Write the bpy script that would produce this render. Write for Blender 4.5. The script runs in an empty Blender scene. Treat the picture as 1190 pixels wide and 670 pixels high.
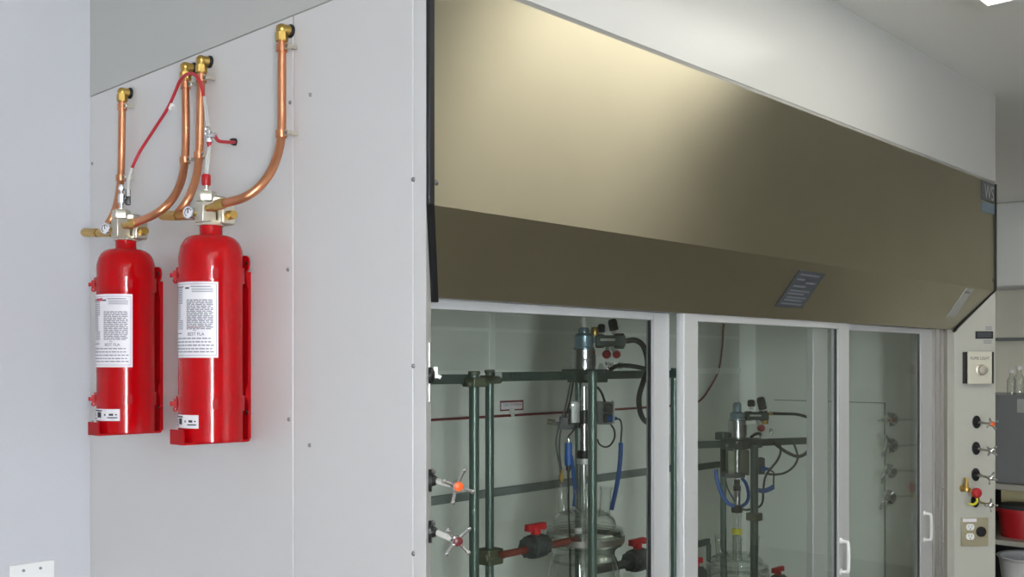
import bpy, bmesh, math, random
from mathutils import Vector as V, Matrix
random.seed(4)
PI = math.pi
SC = bpy.context.scene
COL = SC.collection

# ------------------------------------------------------------------ camera
CF, YAW, HOR, EYE = 1174.17, math.radians(46.911), 419.15, 1.6
CX, CY = -1.2602, -1.3969
cam = bpy.data.cameras.new('camera'); camo = bpy.data.objects.new('camera', cam); COL.objects.link(camo)
camo.location = (CX, CY, EYE); camo.rotation_euler = (PI/2, 0, -YAW)
cam.sensor_width = 36; cam.lens = CF/1190*36; cam.shift_y = (HOR-335)/1190
cam.clip_start = .02
SC.camera = camo
CA, SA = math.cos(YAW), math.sin(YAW)

def P(px, py, X=None, Y=None, Z=None, F=None, N=None):
    """point of the place seen at a photo pixel, on a plane x=, y=, z=, at a depth or on n.p=d"""
    r, u = (px-595)/CF, (HOR-py)/CF
    d = V((r*CA+SA, -r*SA+CA, u)); c = V((CX, CY, EYE))
    if X is not None: t = (X-c.x)/d.x
    elif Y is not None: t = (Y-c.y)/d.y
    elif Z is not None: t = (Z-c.z)/d.z
    elif N is not None: t = (N[3]-V(N[:3]).dot(c))/V(N[:3]).dot(d)
    else: t = F
    return c+d*t

# ------------------------------------------------------------------ dimensions
W, D, S, CH = 3.1639, 1.4014, .1217, .1229
ZT, ZV, ZF, ZB, ZC = 2.3404, 2.3298, 1.8908, 1.729, 2.7022

# ------------------------------------------------------------------ materials
def lin(c): return tuple((x/12.92 if x <= .04045 else ((x+.055)/1.055)**2.4) for x in (k/255 for k in c))+(1,)
def mat(name, rgb, rough=.5, metal=0, bump=0, bscale=200, var=0, vscale=6, spec=.5, emit=None, es=0, aniso=0, stretch=None, coat=0):
    m = bpy.data.materials.new(name); m.use_nodes = True
    nt = m.node_tree; b = nt.nodes['Principled BSDF']
    c = lin(rgb); b.inputs['Base Color'].default_value = c
    b.inputs['Roughness'].default_value = rough; b.inputs['Metallic'].default_value = metal
    b.inputs['Specular IOR Level'].default_value = spec
    if coat: b.inputs['Coat Weight'].default_value = coat; b.inputs['Coat Roughness'].default_value = .05
    if aniso: b.inputs['Anisotropic'].default_value = aniso
    tc = nt.nodes.new('ShaderNodeTexCoord')
    src = tc.outputs['Object']
    if stretch:
        mp = nt.nodes.new('ShaderNodeMapping'); mp.inputs['Scale'].default_value = stretch
        nt.links.new(src, mp.inputs['Vector']); src = mp.outputs['Vector']
    if var:
        n = nt.nodes.new('ShaderNodeTexNoise'); n.inputs['Scale'].default_value = vscale; n.inputs['Detail'].default_value = 5
        nt.links.new(src, n.inputs['Vector'])
        mx = nt.nodes.new('ShaderNodeMix'); mx.data_type = 'RGBA'
        mx.inputs[6].default_value = tuple(x*(1-var) for x in c[:3])+(1,)
        mx.inputs[7].default_value = tuple(min(1, x*(1+var)) for x in c[:3])+(1,)
        nt.links.new(n.outputs['Fac'], mx.inputs[0]); nt.links.new(mx.outputs[2], b.inputs['Base Color'])
    if bump:
        n = nt.nodes.new('ShaderNodeTexNoise'); n.inputs['Scale'].default_value = bscale
        nt.links.new(src, n.inputs['Vector'])
        bp = nt.nodes.new('ShaderNodeBump'); bp.inputs['Strength'].default_value = bump; bp.inputs['Distance'].default_value = .002
        nt.links.new(n.outputs['Fac'], bp.inputs['Height']); nt.links.new(bp.outputs['Normal'], b.inputs['Normal'])
    if emit:
        b.inputs['Emission Color'].default_value = emit+(1,); b.inputs['Emission Strength'].default_value = es
    return m

def brushed(name, rgb, rough, aniso):
    m = mat(name, rgb, rough, 1, var=.06, vscale=5, aniso=aniso)
    nt = m.node_tree; tg = nt.nodes.new('ShaderNodeTangent'); tg.direction_type = 'UV_MAP'; tg.uv_map = 'brush'
    nt.links.new(tg.outputs[0], nt.nodes['Principled BSDF'].inputs['Tangent'])
    return m

def glassmat(name, tint, edge, refl=1.0, rough=0.0):
    """thin clear glass: tinted see-through plus Schlick mirror, the same for every ray"""
    m = bpy.data.materials.new(name); m.use_nodes = True; nt = m.node_tree; nt.nodes.clear()
    g = nt.nodes.new('ShaderNodeNewGeometry')
    dt = nt.nodes.new('ShaderNodeVectorMath'); dt.operation = 'DOT_PRODUCT'
    nt.links.new(g.outputs['Incoming'], dt.inputs[0]); nt.links.new(g.outputs['Normal'], dt.inputs[1])
    def mth(op, a, b=None):
        n = nt.nodes.new('ShaderNodeMath'); n.operation = op
        for i, s in enumerate((a, b)):
            if s is None: continue
            if isinstance(s, (int, float)): n.inputs[i].default_value = s
            else: nt.links.new(s, n.inputs[i])
        return n.outputs[0]
    ab = mth('ABSOLUTE', dt.outputs['Value'])
    inv = mth('SUBTRACT', 1.0, ab)
    fr = mth('ADD', mth('MULTIPLY', mth('POWER', inv, 5.0), .96*refl), .04*refl)
    mx = nt.nodes.new('ShaderNodeMix'); mx.data_type = 'RGBA'
    mx.inputs[6].default_value = tint+(1,); mx.inputs[7].default_value = edge+(1,)
    nt.links.new(mth('POWER', inv, 3.0), mx.inputs[0])
    tr = nt.nodes.new('ShaderNodeBsdfTransparent'); nt.links.new(mx.outputs[2], tr.inputs['Color'])
    gl = nt.nodes.new('ShaderNodeBsdfGlossy'); gl.inputs['Roughness'].default_value = rough
    ms = nt.nodes.new('ShaderNodeMixShader'); nt.links.new(fr, ms.inputs[0])
    nt.links.new(tr.outputs[0], ms.inputs[1]); nt.links.new(gl.outputs[0], ms.inputs[2])
    o = nt.nodes.new('ShaderNodeOutputMaterial'); nt.links.new(ms.outputs[0], o.inputs['Surface'])
    return m

M = dict(
    wall=mat('wall paint', (198, 198, 202), .6, bump=.15, bscale=350),
    wallr=mat('far wall paint', (226, 223, 206), .7),
    ceil=mat('ceiling paint', (234, 234, 230), .8, bump=.1, bscale=300),
    floor=mat('vinyl floor', (142, 138, 128), .35, var=.08, vscale=30),
    soffit=mat('soffit paint', (190, 190, 185), .24, bump=.05, bscale=250, spec=.35),
    panel=mat('powder coated panel', (214, 212, 210), .3, bump=.04, bscale=500),
    post=mat('powder coated post', (182, 181, 169), .4, bump=.04, bscale=500),
    steel=brushed('brushed stainless steel', (176, 170, 149), .32, .86),
    smudge=mat('stainless trim', (172, 169, 163), .36, 1),
    alu=mat('satin aluminium frame', (205, 206, 206), .4, .35),
    liner=mat('grey-green composite liner', (222, 226, 217), .45, var=.02, vscale=3),
    strip=mat('pale liner strip', (236, 240, 232), .45),
    rail=mat('grey liner rail', (120, 128, 124), .5),
    black=mat('black rubber', (22, 22, 25), .45),
    blackp=mat('black plastic', (26, 27, 28), .35),
    seam=mat('seam filler', (150, 148, 142), .7),
    white=mat('white plastic', (235, 235, 232), .4),
    red=mat('red gloss enamel', (176, 4, 12), .09, spec=.34),
    redd=mat('red bracket enamel', (168, 8, 16), .42, spec=.15),
    redp=mat('red plastic', (176, 22, 30), .45),
    redt=mat('red tubing', (186, 40, 52), .35),
    redw=mat('dark red tubing', (120, 40, 36), .5),
    copper=mat('copper tube', (214, 148, 110), .36, 1, var=.12, vscale=40),
    brass=mat('brass fitting', (198, 164, 92), .34, 1, var=.1, vscale=60),
    nickel=mat('nickel valve body', (206, 200, 184), .32, .85, var=.06, vscale=60),
    chrome=mat('chrome', (225, 225, 226), .1, 1),
    zinc=mat('zinc screw', (150, 150, 150), .35, 1),
    label=mat('label paper', (232, 228, 232), .4),
    ink=mat('grey label ink', (128, 128, 136), .6),
    inkk=mat('black label ink', (50, 48, 54), .6),
    inkr=mat('red label ink', (190, 60, 80), .6),
    frame=mat('dark green-grey frame rod', (86, 104, 96), .3, .4),
    bar=mat('dark green-grey frame bar', (70, 84, 76), .5, .2),
    clampm=mat('olive grey clamp', (98, 104, 84), .5, .4),
    motor=mat('blue-grey motor housing', (120, 142, 152), .3, .5),
    motors=mat('silver motor can', (170, 170, 170), .22, 1),
    grey=mat('grey plastic box', (140, 142, 138), .5),
    lgrey=mat('light grey plastic', (206, 208, 203), .45),
    dgrey=mat('dark grey plastic', (66, 70, 70), .5),
    valve=mat('dark grey valve body', (60, 66, 66), .45),
    brown=mat('red-brown pipe', (112, 52, 42), .45),
    blue=mat('blue hose', (26, 84, 160), .4),
    cable=mat('dark cable', (44, 48, 46), .5),
    yellow=mat('yellow ring', (216, 206, 50), .5),
    orange=mat('orange hub cap', (240, 100, 36), .4),
    maroon=mat('maroon hub cap', (110, 46, 48), .35),
    beige=mat('beige faceplate', (206, 202, 184), .45),
    tan=mat('stainless wall plate', (172, 164, 136), .4, .5),
    gtag=mat('grey tag plate', (176, 178, 172), .45),
    bluel=mat('blue-grey plate', (104, 120, 132), .5),
    plate=mat('dark warning plate', (66, 70, 74), .4),
    platep=mat('warning plate print', (112, 116, 122), .5),
    carton=mat('cream carton', (216, 206, 160), .8),
    cab=mat('grey equipment cabinet', (122, 124, 124), .5),
    bench=mat('pale bench top', (170, 168, 156), .4),
    tube=mat('pale clear hose', (214, 212, 206), .3),
    pane=glassmat('door glass', (.93, .945, .93), (.77, .82, .79)),
    ware=glassmat('laboratory glass', (.95, .965, .95), (.16, .22, .18), 2.6, .02),
    wglass=glassmat('window glass', (.98, .99, 1.0), (.9, .93, .95)),
    sky=mat('bright daylight beyond window', (255, 255, 255), .9, emit=(.92, .96, 1.0), es=1),
    lamp=mat('lit lamp diffuser', (255, 255, 255), .6, emit=(1.0, .96, .86), es=1),
)
def estr(m, s): m.node_tree.nodes['Principled BSDF'].inputs['Emission Strength'].default_value = s
estr(M['sky'], 42); estr(M['lamp'], 4.1)

# ------------------------------------------------------------------ mesh builder
def basis(d, up=None):
    d = V(d).normalized()
    u = V(up) if up is not None else (V((0, 0, 1)) if abs(d.z) < .9 else V((1, 0, 0)))
    x = u.cross(d)
    if x.length < 1e-6: x = V((1, 0, 0)).cross(d)
    x.normalize(); y = d.cross(x)
    return x, y, d
class MB:
    def __init__(s): s.v = []; s.f = []
    def add(s, vs, fs):
        k = len(s.v); s.v += [V(p) for p in vs]; s.f += [[i+k for i in f] for f in fs]; return s
    def box(s, c, sz, ax=None):
        c = V(c); X, Y, Z = ax if ax else (V((1, 0, 0)), V((0, 1, 0)), V((0, 0, 1)))
        a, b, h = (k/2 for k in sz)
        vs = [c+X*i*a+Y*j*b+Z*k*h for k in (-1, 1) for j in (-1, 1) for i in (-1, 1)]
        return s.add(vs, [(0, 2, 3, 1), (4, 5, 7, 6), (0, 1, 5, 4), (2, 6, 7, 3), (0, 4, 6, 2), (1, 3, 7, 5)])
    def bx(s, x0, x1, y0, y1, z0, z1): return s.box(((x0+x1)/2, (y0+y1)/2, (z0+z1)/2), (abs(x1-x0), abs(y1-y0), abs(z1-z0)))
    def lathe(s, prof, o, d=(0, 0, 1), n=32, up=None, cap=True, a0=0):
        o = V(o); X, Y, Z = basis(d, up); vs = []; fs = []; R = len(prof)
        for r, h in prof:
            for i in range(n):
                a = 2*PI*i/n+a0; vs.append(o+X*r*math.cos(a)+Y*r*math.sin(a)+Z*h)
        for j in range(R-1):
            for i in range(n):
                k = (i+1) % n; fs.append((j*n+i, j*n+k, (j+1)*n+k, (j+1)*n+i))
        if cap:
            if prof[0][0] > 1e-5: fs.append(tuple(range(n-1, -1, -1)))
            if prof[-1][0] > 1e-5: fs.append(tuple((R-1)*n+i for i in range(n)))
        return s.add(vs, fs)
    def cyl(s, a, b, r, r2=None, n=20, a0=0):
        a, b = V(a), V(b); L = (b-a).length
        return s.lathe([(r, 0), (r if r2 is None else r2, L)], a, b-a, n, a0=a0)
    def ring(s, o, d, r1, r2, h, n=32):
        return s.lathe([(r1, -h/2), (r2, -h/2), (r2, h/2), (r1, h/2), (r1, -h/2)], o, d, n, cap=False)
    def torus(s, o, d, R, r, n=36, m=10, a0=0, a1=2*PI, up=None):
        X, Y, Z = basis(d, up); o = V(o); full = abs(a1-a0-2*PI) < 1e-4
        pts = [o+(X*math.cos(a)+Y*math.sin(a))*R for a in [a0+(a1-a0)*i/n for i in range(n if full else n+1)]]
        return s.sweep(pts, r, m, closed=full)
    def sweep(s, pts, r, m=12, closed=False):
        pts = [V(p) for p in pts]; n = len(pts); T = []
        for i in range(n):
            a = pts[i-1] if (i or closed) else pts[0]; b = pts[(i+1) % n] if (i < n-1 or closed) else pts[-1]
            T.append((b-a).normalized())
        x, y, _ = basis(T[0]); vs = []; fs = []
        for i in range(n):
            x = x-T[i]*x.dot(T[i])
            if x.length < 1e-6: x = basis(T[i])[0]
            x.normalize(); y = T[i].cross(x)
            ri = r[i] if isinstance(r, (list, tuple)) else r
            for k in range(m):
                a = 2*PI*k/m; vs.append(pts[i]+x*ri*math.cos(a)+y*ri*math.sin(a))
        for i in range(n if closed else n-1):
            j = (i+1) % n
            for k in range(m):
                l = (k+1) % m; fs.append((i*m+k, i*m+l, j*m+l, j*m+k))
        if not closed:
            fs.append(tuple(range(m-1, -1, -1))); fs.append(tuple((n-1)*m+k for k in range(m)))
        return s.add(vs, fs)
    def tube(s, ctrl, r, m=12, sub=8): return s.sweep(smooth(ctrl, sub), r, m)
    def prism(s, poly, d, h):
        d = V(d).normalized()*h; n = len(poly); p = [V(q) for q in poly]
        return s.add(p+[q+d for q in p], [tuple(range(n-1, -1, -1)), tuple(range(n, 2*n))]+[(i, (i+1) % n, n+(i+1) % n, n+i) for i in range(n)])
    def sphere(s, c, r, n=20, m=12, sq=1):
        return s.lathe([(max(1e-6, r*math.sin(PI*i/m)), -r*sq*math.cos(PI*i/m)) for i in range(m+1)], c, n=n, cap=False)
    def build(s, name, m, parent=None, bevel=0, ang=35, loc=None):
        me = bpy.data.meshes.new(name)
        o = bpy.data.objects.new(name, me); COL.objects.link(o)
        if parent is not None:
            r = parent
            off = V((0, 0, 0))
            while r is not None: off += r.location; r = r.parent
            o.parent = parent
        else:
            if loc is None:
                xs = [p.x for p in s.v]; ys = [p.y for p in s.v]; zs = [p.z for p in s.v]
                loc = ((min(xs)+max(xs))/2, (min(ys)+max(ys))/2, min(zs))
            off = V(loc); o.location = off
        me.from_pydata([tuple(p-off) for p in s.v], [], s.f)
        bm = bmesh.new(); bm.from_mesh(me)
        bmesh.ops.remove_doubles(bm, verts=bm.verts, dist=1e-6)
        bmesh.ops.recalc_face_normals(bm, faces=bm.faces); bm.to_mesh(me); bm.free()
        for p in me.polygons: p.use_smooth = True
        me.set_sharp_from_angle(angle=math.radians(ang))
        me.materials.append(M[m] if isinstance(m, str) else m)
        if bevel:
            b = o.modifiers.new('bevel', 'BEVEL'); b.width = bevel; b.segments = 2; b.limit_method = 'ANGLE'; b.angle_limit = math.radians(40)
            b.harden_normals = False
        return o
def smooth(c, sub=8):
    c = [V(p) for p in c]
    if len(c) < 3: return c
    out = []
    for i in range(len(c)-1):
        p0 = c[i-1] if i else c[0]*2-c[1]; p1, p2 = c[i], c[i+1]; p3 = c[i+2] if i+2 < len(c) else c[-1]*2-c[-2]
        for k in range(sub):
            t = k/sub
            out.append(.5*((2*p1)+(p2-p0)*t+(2*p0-5*p1+4*p2-p3)*t*t+(3*p1-p0-3*p2+p3)*t**3))
    return out+[c[-1]]

def thing(name, loc, label, cat, group=None):
    o = bpy.data.objects.new(name, None); COL.objects.link(o); o.location = V(loc); o.empty_display_size = .05
    return tag(o, label, cat, group)
def tag(o, label, cat, group=None):
    o['label'] = label; o['category'] = cat
    if group: o['group'] = group
    return o
def struct(name, mb, m, **k):
    o = mb.build(name, m, **k); o['kind'] = 'structure'; return o
def plabel(o, t): o['label'] = t; return o
def text_mb(txt, o, xdir, ydir, h, width=None, depth=.0004, mapf=None):
    """lettering as a mesh: baseline starts at o, runs along xdir"""
    cu = bpy.data.curves.new('t', 'FONT'); cu.body = txt; cu.size = 1; cu.extrude = 0; cu.resolution_u = 3
    ob = bpy.data.objects.new('t', cu); COL.objects.link(ob)
    dg = bpy.context.evaluated_depsgraph_get(); me = bpy.data.meshes.new_from_object(ob.evaluated_get(dg))
    bpy.data.objects.remove(ob); bpy.data.curves.remove(cu)
    w = max(v.co.x for v in me.vertices); ht = max(v.co.y for v in me.vertices)
    sy = h/ht; sx = width/w if width else sy
    X, Y = V(xdir).normalized(), V(ydir).normalized(); o = V(o); nrm = X.cross(Y)
    mb = MB()
    if mapf: vs = [mapf(v.co.x*sx, v.co.y*sy) for v in me.vertices]
    else: vs = [o+X*v.co.x*sx+Y*v.co.y*sy+nrm*depth for v in me.vertices]
    mb.add(vs, [tuple(p.vertices) for p in me.polygons]); bpy.data.meshes.remove(me)
    return mb

# ================================================================== ROOM
XL, XR, YN = -3.6, 6.6, -5.2
struct('floor', MB().bx(XL-.1, XR+.1, YN-.1, D+.1, -.1, 0), 'floor')
struct('ceiling', MB().bx(XL-.1, XR+.1, YN-.1, D+.1, ZC, ZC+.1), 'ceil')
struct('wall_back', MB().bx(XL-.1, XR+.1, D, D+.1, 0, ZC), 'wall')
struct('wall_right', MB().bx(XR, XR+.1, YN, D, 0, ZC), 'wallr')
# near wall with a tall narrow window in its left corner
struct('wall_left', MB().bx(XL-.1, XL, YN, D, 0, ZC), 'wall')
vx0, vx1, vz0, vz1 = -3.5, -2.45, .4, 2.5
struct('wall_near', MB().bx(XL-.1, vx0, YN-.1, YN, 0, ZC).bx(vx1, XR+.1, YN-.1, YN, 0, ZC).bx(vx0, vx1, YN-.1, YN, 0, vz0).bx(vx0, vx1, YN-.1, YN, vz1, ZC), 'wall')
f = MB(); fy = YN-.06
for a in (vx0, vx1-.04): f.bx(a, a+.04, fy, fy+.04, vz0, vz1)
for a in (vz0, 1.6, vz1-.04): f.bx(vx0, vx1, fy, fy+.04, a, a+.04)
wn = struct('window_1', f, 'alu')
MB().bx(vx0+.03, vx1-.03, fy+.015, fy+.02, vz0+.03, vz1-.03).build('pane', 'wglass', wn)
MB().bx(vx0, vx1, fy-.045, fy-.04, vz0, vz1).build('daylight', 'sky', wn)
# painted soffit above the hood up to the ceiling
struct('wall_soffit', MB().bx(0, W, 0, D-.001, ZT+.001, ZC), 'soffit')
struct('trim_1', MB().bx(W, XR, D-.3, D-.02, 2.52, ZC), 'ceil')

# ceiling lights
def troffer(x0, y0, label, lx=1.2, ly=.6):
    t = thing('ceiling_light', (x0+lx/2, y0+ly/2, ZC), label, 'ceiling light', 'recessed ceiling lights')
    f = MB(); x1, y1 = x0+lx, y0+ly; z0, z1 = ZC-.012, ZC
    f.bx(x0, x1, y0, y0+.025, z0, z1).bx(x0, x1, y1-.025, y1, z0, z1).bx(x0, x0+.025, y0+.025, y1-.025, z0, z1).bx(x1-.025, x1, y0+.025, y1-.025, z0, z1)
    f.build('light_frame', 'white', t)
    MB().bx(x0+.025, x1-.025, y0+.025, y1-.025, ZC-.006, ZC-.001).build('diffuser', 'lamp', t)
pc = P(1148, 4.5, Z=ZC-.006)+V((.025, .025, 0))
troffer(pc.x-1.2, pc.y-.6, 'lit rectangular ceiling light cut off by the top right edge of the picture')
troffer(pc.x-.1, pc.y-2.43, 'lit rectangular ceiling light straight out from the hood, behind the viewer')
troffer(pc.x+1.2, pc.y-2.43, 'lit rectangular ceiling light out from the right end of the hood')
troffer(pc.x-3.6, pc.y-2.43, 'lit rectangular ceiling light out from the end panel with the red cylinders')
troffer(pc.x+3.3, pc.y+.05, 'added unseen ceiling light that brightens the far right part of the room')  # extra light added out of view to brighten the background beyond the hood

# double blank wall plate on the back wall, low left
t = thing('wall_plate', (P(36.5, 652, Y=D).x, D, .93), 'pale two-gang wall plate low on the wall left of the hood', 'wall plate')
a, b = P(10.5, 656.5, Y=D), P(62.5, 651.5, Y=D)
MB().bx(a.x, b.x, D-.007, D-.0005, a.z-.114, a.z).build('cover', 'white', t, bevel=.003)
for px in (27.5, 47.2):
    q = P(px, 666, Y=D-.008); MB().cyl((q.x, D-.006, a.z-.018), (q.x, D-.009, a.z-.018), .004, n=14).build('screw', 'zinc', t)

# ================================================================== FUME HOOD
H = thing('fume_hood', (W/2, D/2, 0), 'large white walk-in fume hood with a stainless steel visor and sliding glass doors', 'fume hood')
YS = .423   # panel seam
MB().bx(0, .012, YS+.0025, D-.002, 0, ZT-.002).build('end_panel', 'panel', H, bevel=.0015)
MB().bx(0, .012, .0375, YS-.001, 0, ZT-.002).build('end_panel', 'panel', H, bevel=.0015)
MB().bx(.006, .012, YS-.004, YS+.005, 0, ZT-.002).build('seam_strip', 'white', H)
MB().prism([(0, 0, 0), (CH, S, 0), (CH, S+.02, 0), (.02, .0365, 0), (0, .0365, 0)], (0, 0, 1), ZT-.002).build('corner_post', 'panel', H, bevel=.001)
MB().prism([(W, 0, 0), (W-CH, S, 0), (W-CH, S+.03, 0), (W, S+.03, 0)], (0, 0, 1), ZT-.002).build('service_post', 'post', H, bevel=.001)
MB().bx(W-.012, W, S+.03, D-.002, 0, ZT-.002).build('end_panel', 'panel', H)
# shadow gap between panel and soffit is left as a real 5 mm gap with a recessed backing
MB().bx(.0012, W-.0012, .0012, D-.004, ZT-.03, ZT+.0008).build('top_frame', 'seam', H)
# visor: vertical sheet, folded back towards the doors
th = .003; g = .015
v = MB()
prof = [(0, ZV), (0, ZF), (S, ZB)]
e = lambda y: y*CH/S
vs = []
for dy in (-.002, .0015):
    for y, z in prof: vs.append((e(y)+g, y+dy, z)); vs.append((W-e(y)-g, y+dy, z))
v.add(vs, [(0, 1, 3, 2), (2, 3, 5, 4), (6, 8, 9, 7), (8, 10, 11, 9), (0, 6, 7, 1), (4, 5, 11, 10), (0, 2, 8, 6), (2, 4, 10, 8), (1, 7, 9, 3), (3, 9, 11, 5)])
VIS = v.build('visor', 'steel', H, ang=20)
uv = VIS.data.uv_layers.new(name='brush')
for lp in VIS.data.loops:
    co = VIS.data.vertices[lp.vertex_index].co; uv.data[lp.index].uv = (co.z, co.x)
for side in (0, 1):
    pts = [(0, ZV), (0, ZF+.02), (0, ZF), (.012, ZF-.014), (S-.008, ZB+.006), (S, ZB-.01)]
    mb = MB(); vs = []
    for dy in (-.007, .004):
        for y, z in pts:
            for xx in (e(max(y, 0))+.001, e(max(y, 0))+g+.001):
                vs.append(((xx if side == 0 else W-xx), y+dy, z))
    n = len(pts); fs = []
    for i in range(n-1):
        a = 2*i; b = 2*(i+1); k = 2*n
        fs += [(a, a+1, b+1, b), (k+a, k+b, k+b+1, k+a+1), (a, b, k+b, k+a), (a+1, k+a+1, k+b+1, b+1)]
    fs += [(0, k, k+1, 1), (2*n-2, 2*n-1, k+2*n-1, k+2*n-2)]
    plabel(mb.add(vs, fs).build('gasket', 'black', H, bevel=.002), 'black rubber edge gasket')
# visor plates
def on_slope(px, py): # a point of the sloping part of the visor
    n = V((0, ZB-ZF, -S)).normalized(); return P(px, py, N=(0, n.y, n.z, n.y*0+n.z*ZF))
nsl = V((0, -(ZF-ZB), -S)).normalized()
q = [on_slope(*p) for p in ((928, 313), (958, 317.5), (931, 357), (900, 355.5))]
pl = MB().prism([p+nsl*.002 for p in q], nsl, .0025).build('warning_plate', 'plate', H)
x0, x1 = (q[0].x+q[3].x)/2, (q[1].x+q[2].x)/2
mb = MB(); sl = (q[3]-q[0]); sd = (q[1]-q[0])
for r_, (c0, c1) in {.07: (.12, .85), .2: (.1, .4), .27: (.5, .88), .38: (.12, .6), .5: (.12, .85), .58: (.1, .7), .68: (.15, .88), .76: (.12, .8), .86: (.1, .86)}.items():
    a = q[0]+sl*r_+sd*c0; b = q[0]+sl*r_+sd*c1; dn = sl*.045
    mb.prism([a+nsl*.0045, b+nsl*.0045, b+dn+nsl*.0045, a+dn+nsl*.0045], nsl, .0003)
mb.build('print', 'platep', pl)
q = [on_slope(*p) for p in ((1122.5, 334), (1131, 335), (1109, 367.5), (1099.5, 367))]
pl = MB().prism([p+nsl*.002 for p in q], nsl, .002).build('tag_strip', 'gtag', H)
a = q[0]+(q[3]-q[0])*.1; sd = q[1]-q[0]; dn = (q[3]-q[0])*.07
MB().prism([p+nsl*.004 for p in (a+sd*.1, a+sd*.8, a+sd*.8+dn, a+sd*.1+dn)], nsl, .0003).build('print', 'ink', pl)
# maker's badge
a, b, c = P(1139.5, 206.5, Y=0), P(1154.5, 212.5, Y=0), P(1141, 232, Y=0)
zt_ = a.z-.008; xb0, xb1 = a.x, W-.024
bd = MB().bx(xb0, xb1, -.005, -.0022, zt_-.078, zt_).build('badge', 'plate', H)
text_mb('WS', (xb0+.03, -.0055, zt_-.07), (1, 0, 0), (0, 0, 1), .058, width=(xb1-xb0)*.72).build('badge_lettering', 'gtag', bd)
MB().bx(xb0+.01, xb1, -.005, -.0022, zt_-.125, zt_-.085).build('badge', 'bluel', H)
# screws
def screw_at(p, n, r=.0045):
    p = V(p); n = V(n)
    MB().lathe([(r, 0), (r, .001), (r*.7, .003), (.0005, .0036)], p, n, 14).build('screw', 'zinc', H)
for px, py in ((361, 110), (335, 313), (336, 487), (360, 517), (107.5, 190), (108, 490), (337.5, 119)): screw_at(P(px, py, X=0), (-1, 0, 0))
for py in (208.5, 425, 643): screw_at(P(480.5, py, X=0), (-1, 0, 0), .0045)
screw_at(P(507, 212, Y=-.002), (0, -1, 0), .0055)
screw_at(P(1154, 325, Y=-.002), (0, -1, 0), .008)
screw_at(P(1070, 337, Y=-.002), (0, -1, 0), .003)

# liner
LY, LX0, LX1, LZ = 1.1, .03, 3.06, 2.26
MB().bx(LX0, LX1, LY, LY+.02, .02, LZ).build('back_liner', 'liner', H)
MB().bx(LX1, LX1+.02, S+.06, LY, .02, LZ).build('side_liner', 'liner', H)
MB().bx(LX0-.015, LX0, S+.06, LY, .02, LZ).build('side_liner', 'liner', H)
MB().bx(LX0, LX1, S+.06, LY, LZ, LZ+.015).build('roof_liner', 'liner', H)
MB().bx(LX0, LX1, S+.02, LY, 0, .02).build('floor_pan', 'dgrey', H)
MB().prism([(LX1, LY, 1.3), (LX1-.065, LY, 1.3), (LX1, LY-.05, 1.3)], (0, 0, 1), LZ-1.3).build('corner_strip', 'strip', H)
zl = P(820, 431, Y=LY).z
MB().bx(LX0, LX1-.07, LY-.012, LY, zl-.012, zl+.014).build('baffle_strip', 'strip', H)
MB().bx(LX0, LX1-.07, LY-.006, LY, zl+.15, zl+.162).build('baffle_strip', 'strip', H)
x = P(571, 400, Y=LY).x
MB().bx(x-.012, x+.012, LY-.008, LY, zl+.02, LZ).build('baffle_strip', 'strip', H)
za, zb_ = P(497, 578, Y=LY-.02).z, P(497, 588, Y=LY-.02).z
MB().bx(LX0, 2.55, LY-.02, LY, zb_, za).build('wall_rail', 'rail', H, bevel=.002)
# removable access panel on the right liner
a, b = P(1029, 467.5, X=LX1), P(1025, 590, X=LX1)
y0, y1, z1, z0 = a.y, .95, a.z, .3
MB().bx(LX1-.004, LX1, y0+.004, y1, z0, z1-.004).build('access_panel', 'liner', H)
for bb in ((y0, y0+.004, z0, z1), (y0, y1, z1-.004, z1)): MB().bx(LX1-.0045, LX1, *bb).build('access_panel_seam', 'rail', H)
# service turrets on the right liner
def turret(px, py, kind):
    o = P(px, py, X=LX1); n = V((-1, 0, 0))
    t = MB().lathe([(.031, 0), (.031, .006), (.022, .013), (.014, .02), (.012, .035), (.0005, .037)], o, n, 28).build('gas_outlet', 'chrome', H)
    mb = MB()
    if kind == 0: mb.cyl(o+n*.03, o+n*.075, .008, n=14).cyl(o+n*.075, o+n*.13, .005, .004, n=12).lathe([(.009, 0), (.009, .006)], o+n*.08, n, 14)
    else:
        dz = -.045 if kind == 1 else -.05
        mb.tube([o+n*.03, o+n*.05+V((0, 0, .003)), o+n*.066+V((0, .004, dz*.3)), o+n*.08+V((0, .008, dz))], [.007]*8+[.0065]*8+[.005]*9, 12)
        for k in (.55, .7, .85): mb.torus(o+n*(.066+.014*k)+V((0, .006, dz*k)), V((-.3, 0, -1)), .006, .002, 14, 6)
    if kind == 1: mb.cyl(o+n*.06, o+n*.06+V((0, 0, .04)), .005, n=10).sphere(o+n*.06+V((0, 0, .042)), .009, 12, 8)
    mb.build('hose_nozzle', 'chrome', t)
for i, (px, py) in enumerate(((1036, 487), (1036, 517), (1035, 547), (1034, 577))): turret(px, py, (0, 1, 2, 2)[i])
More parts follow.
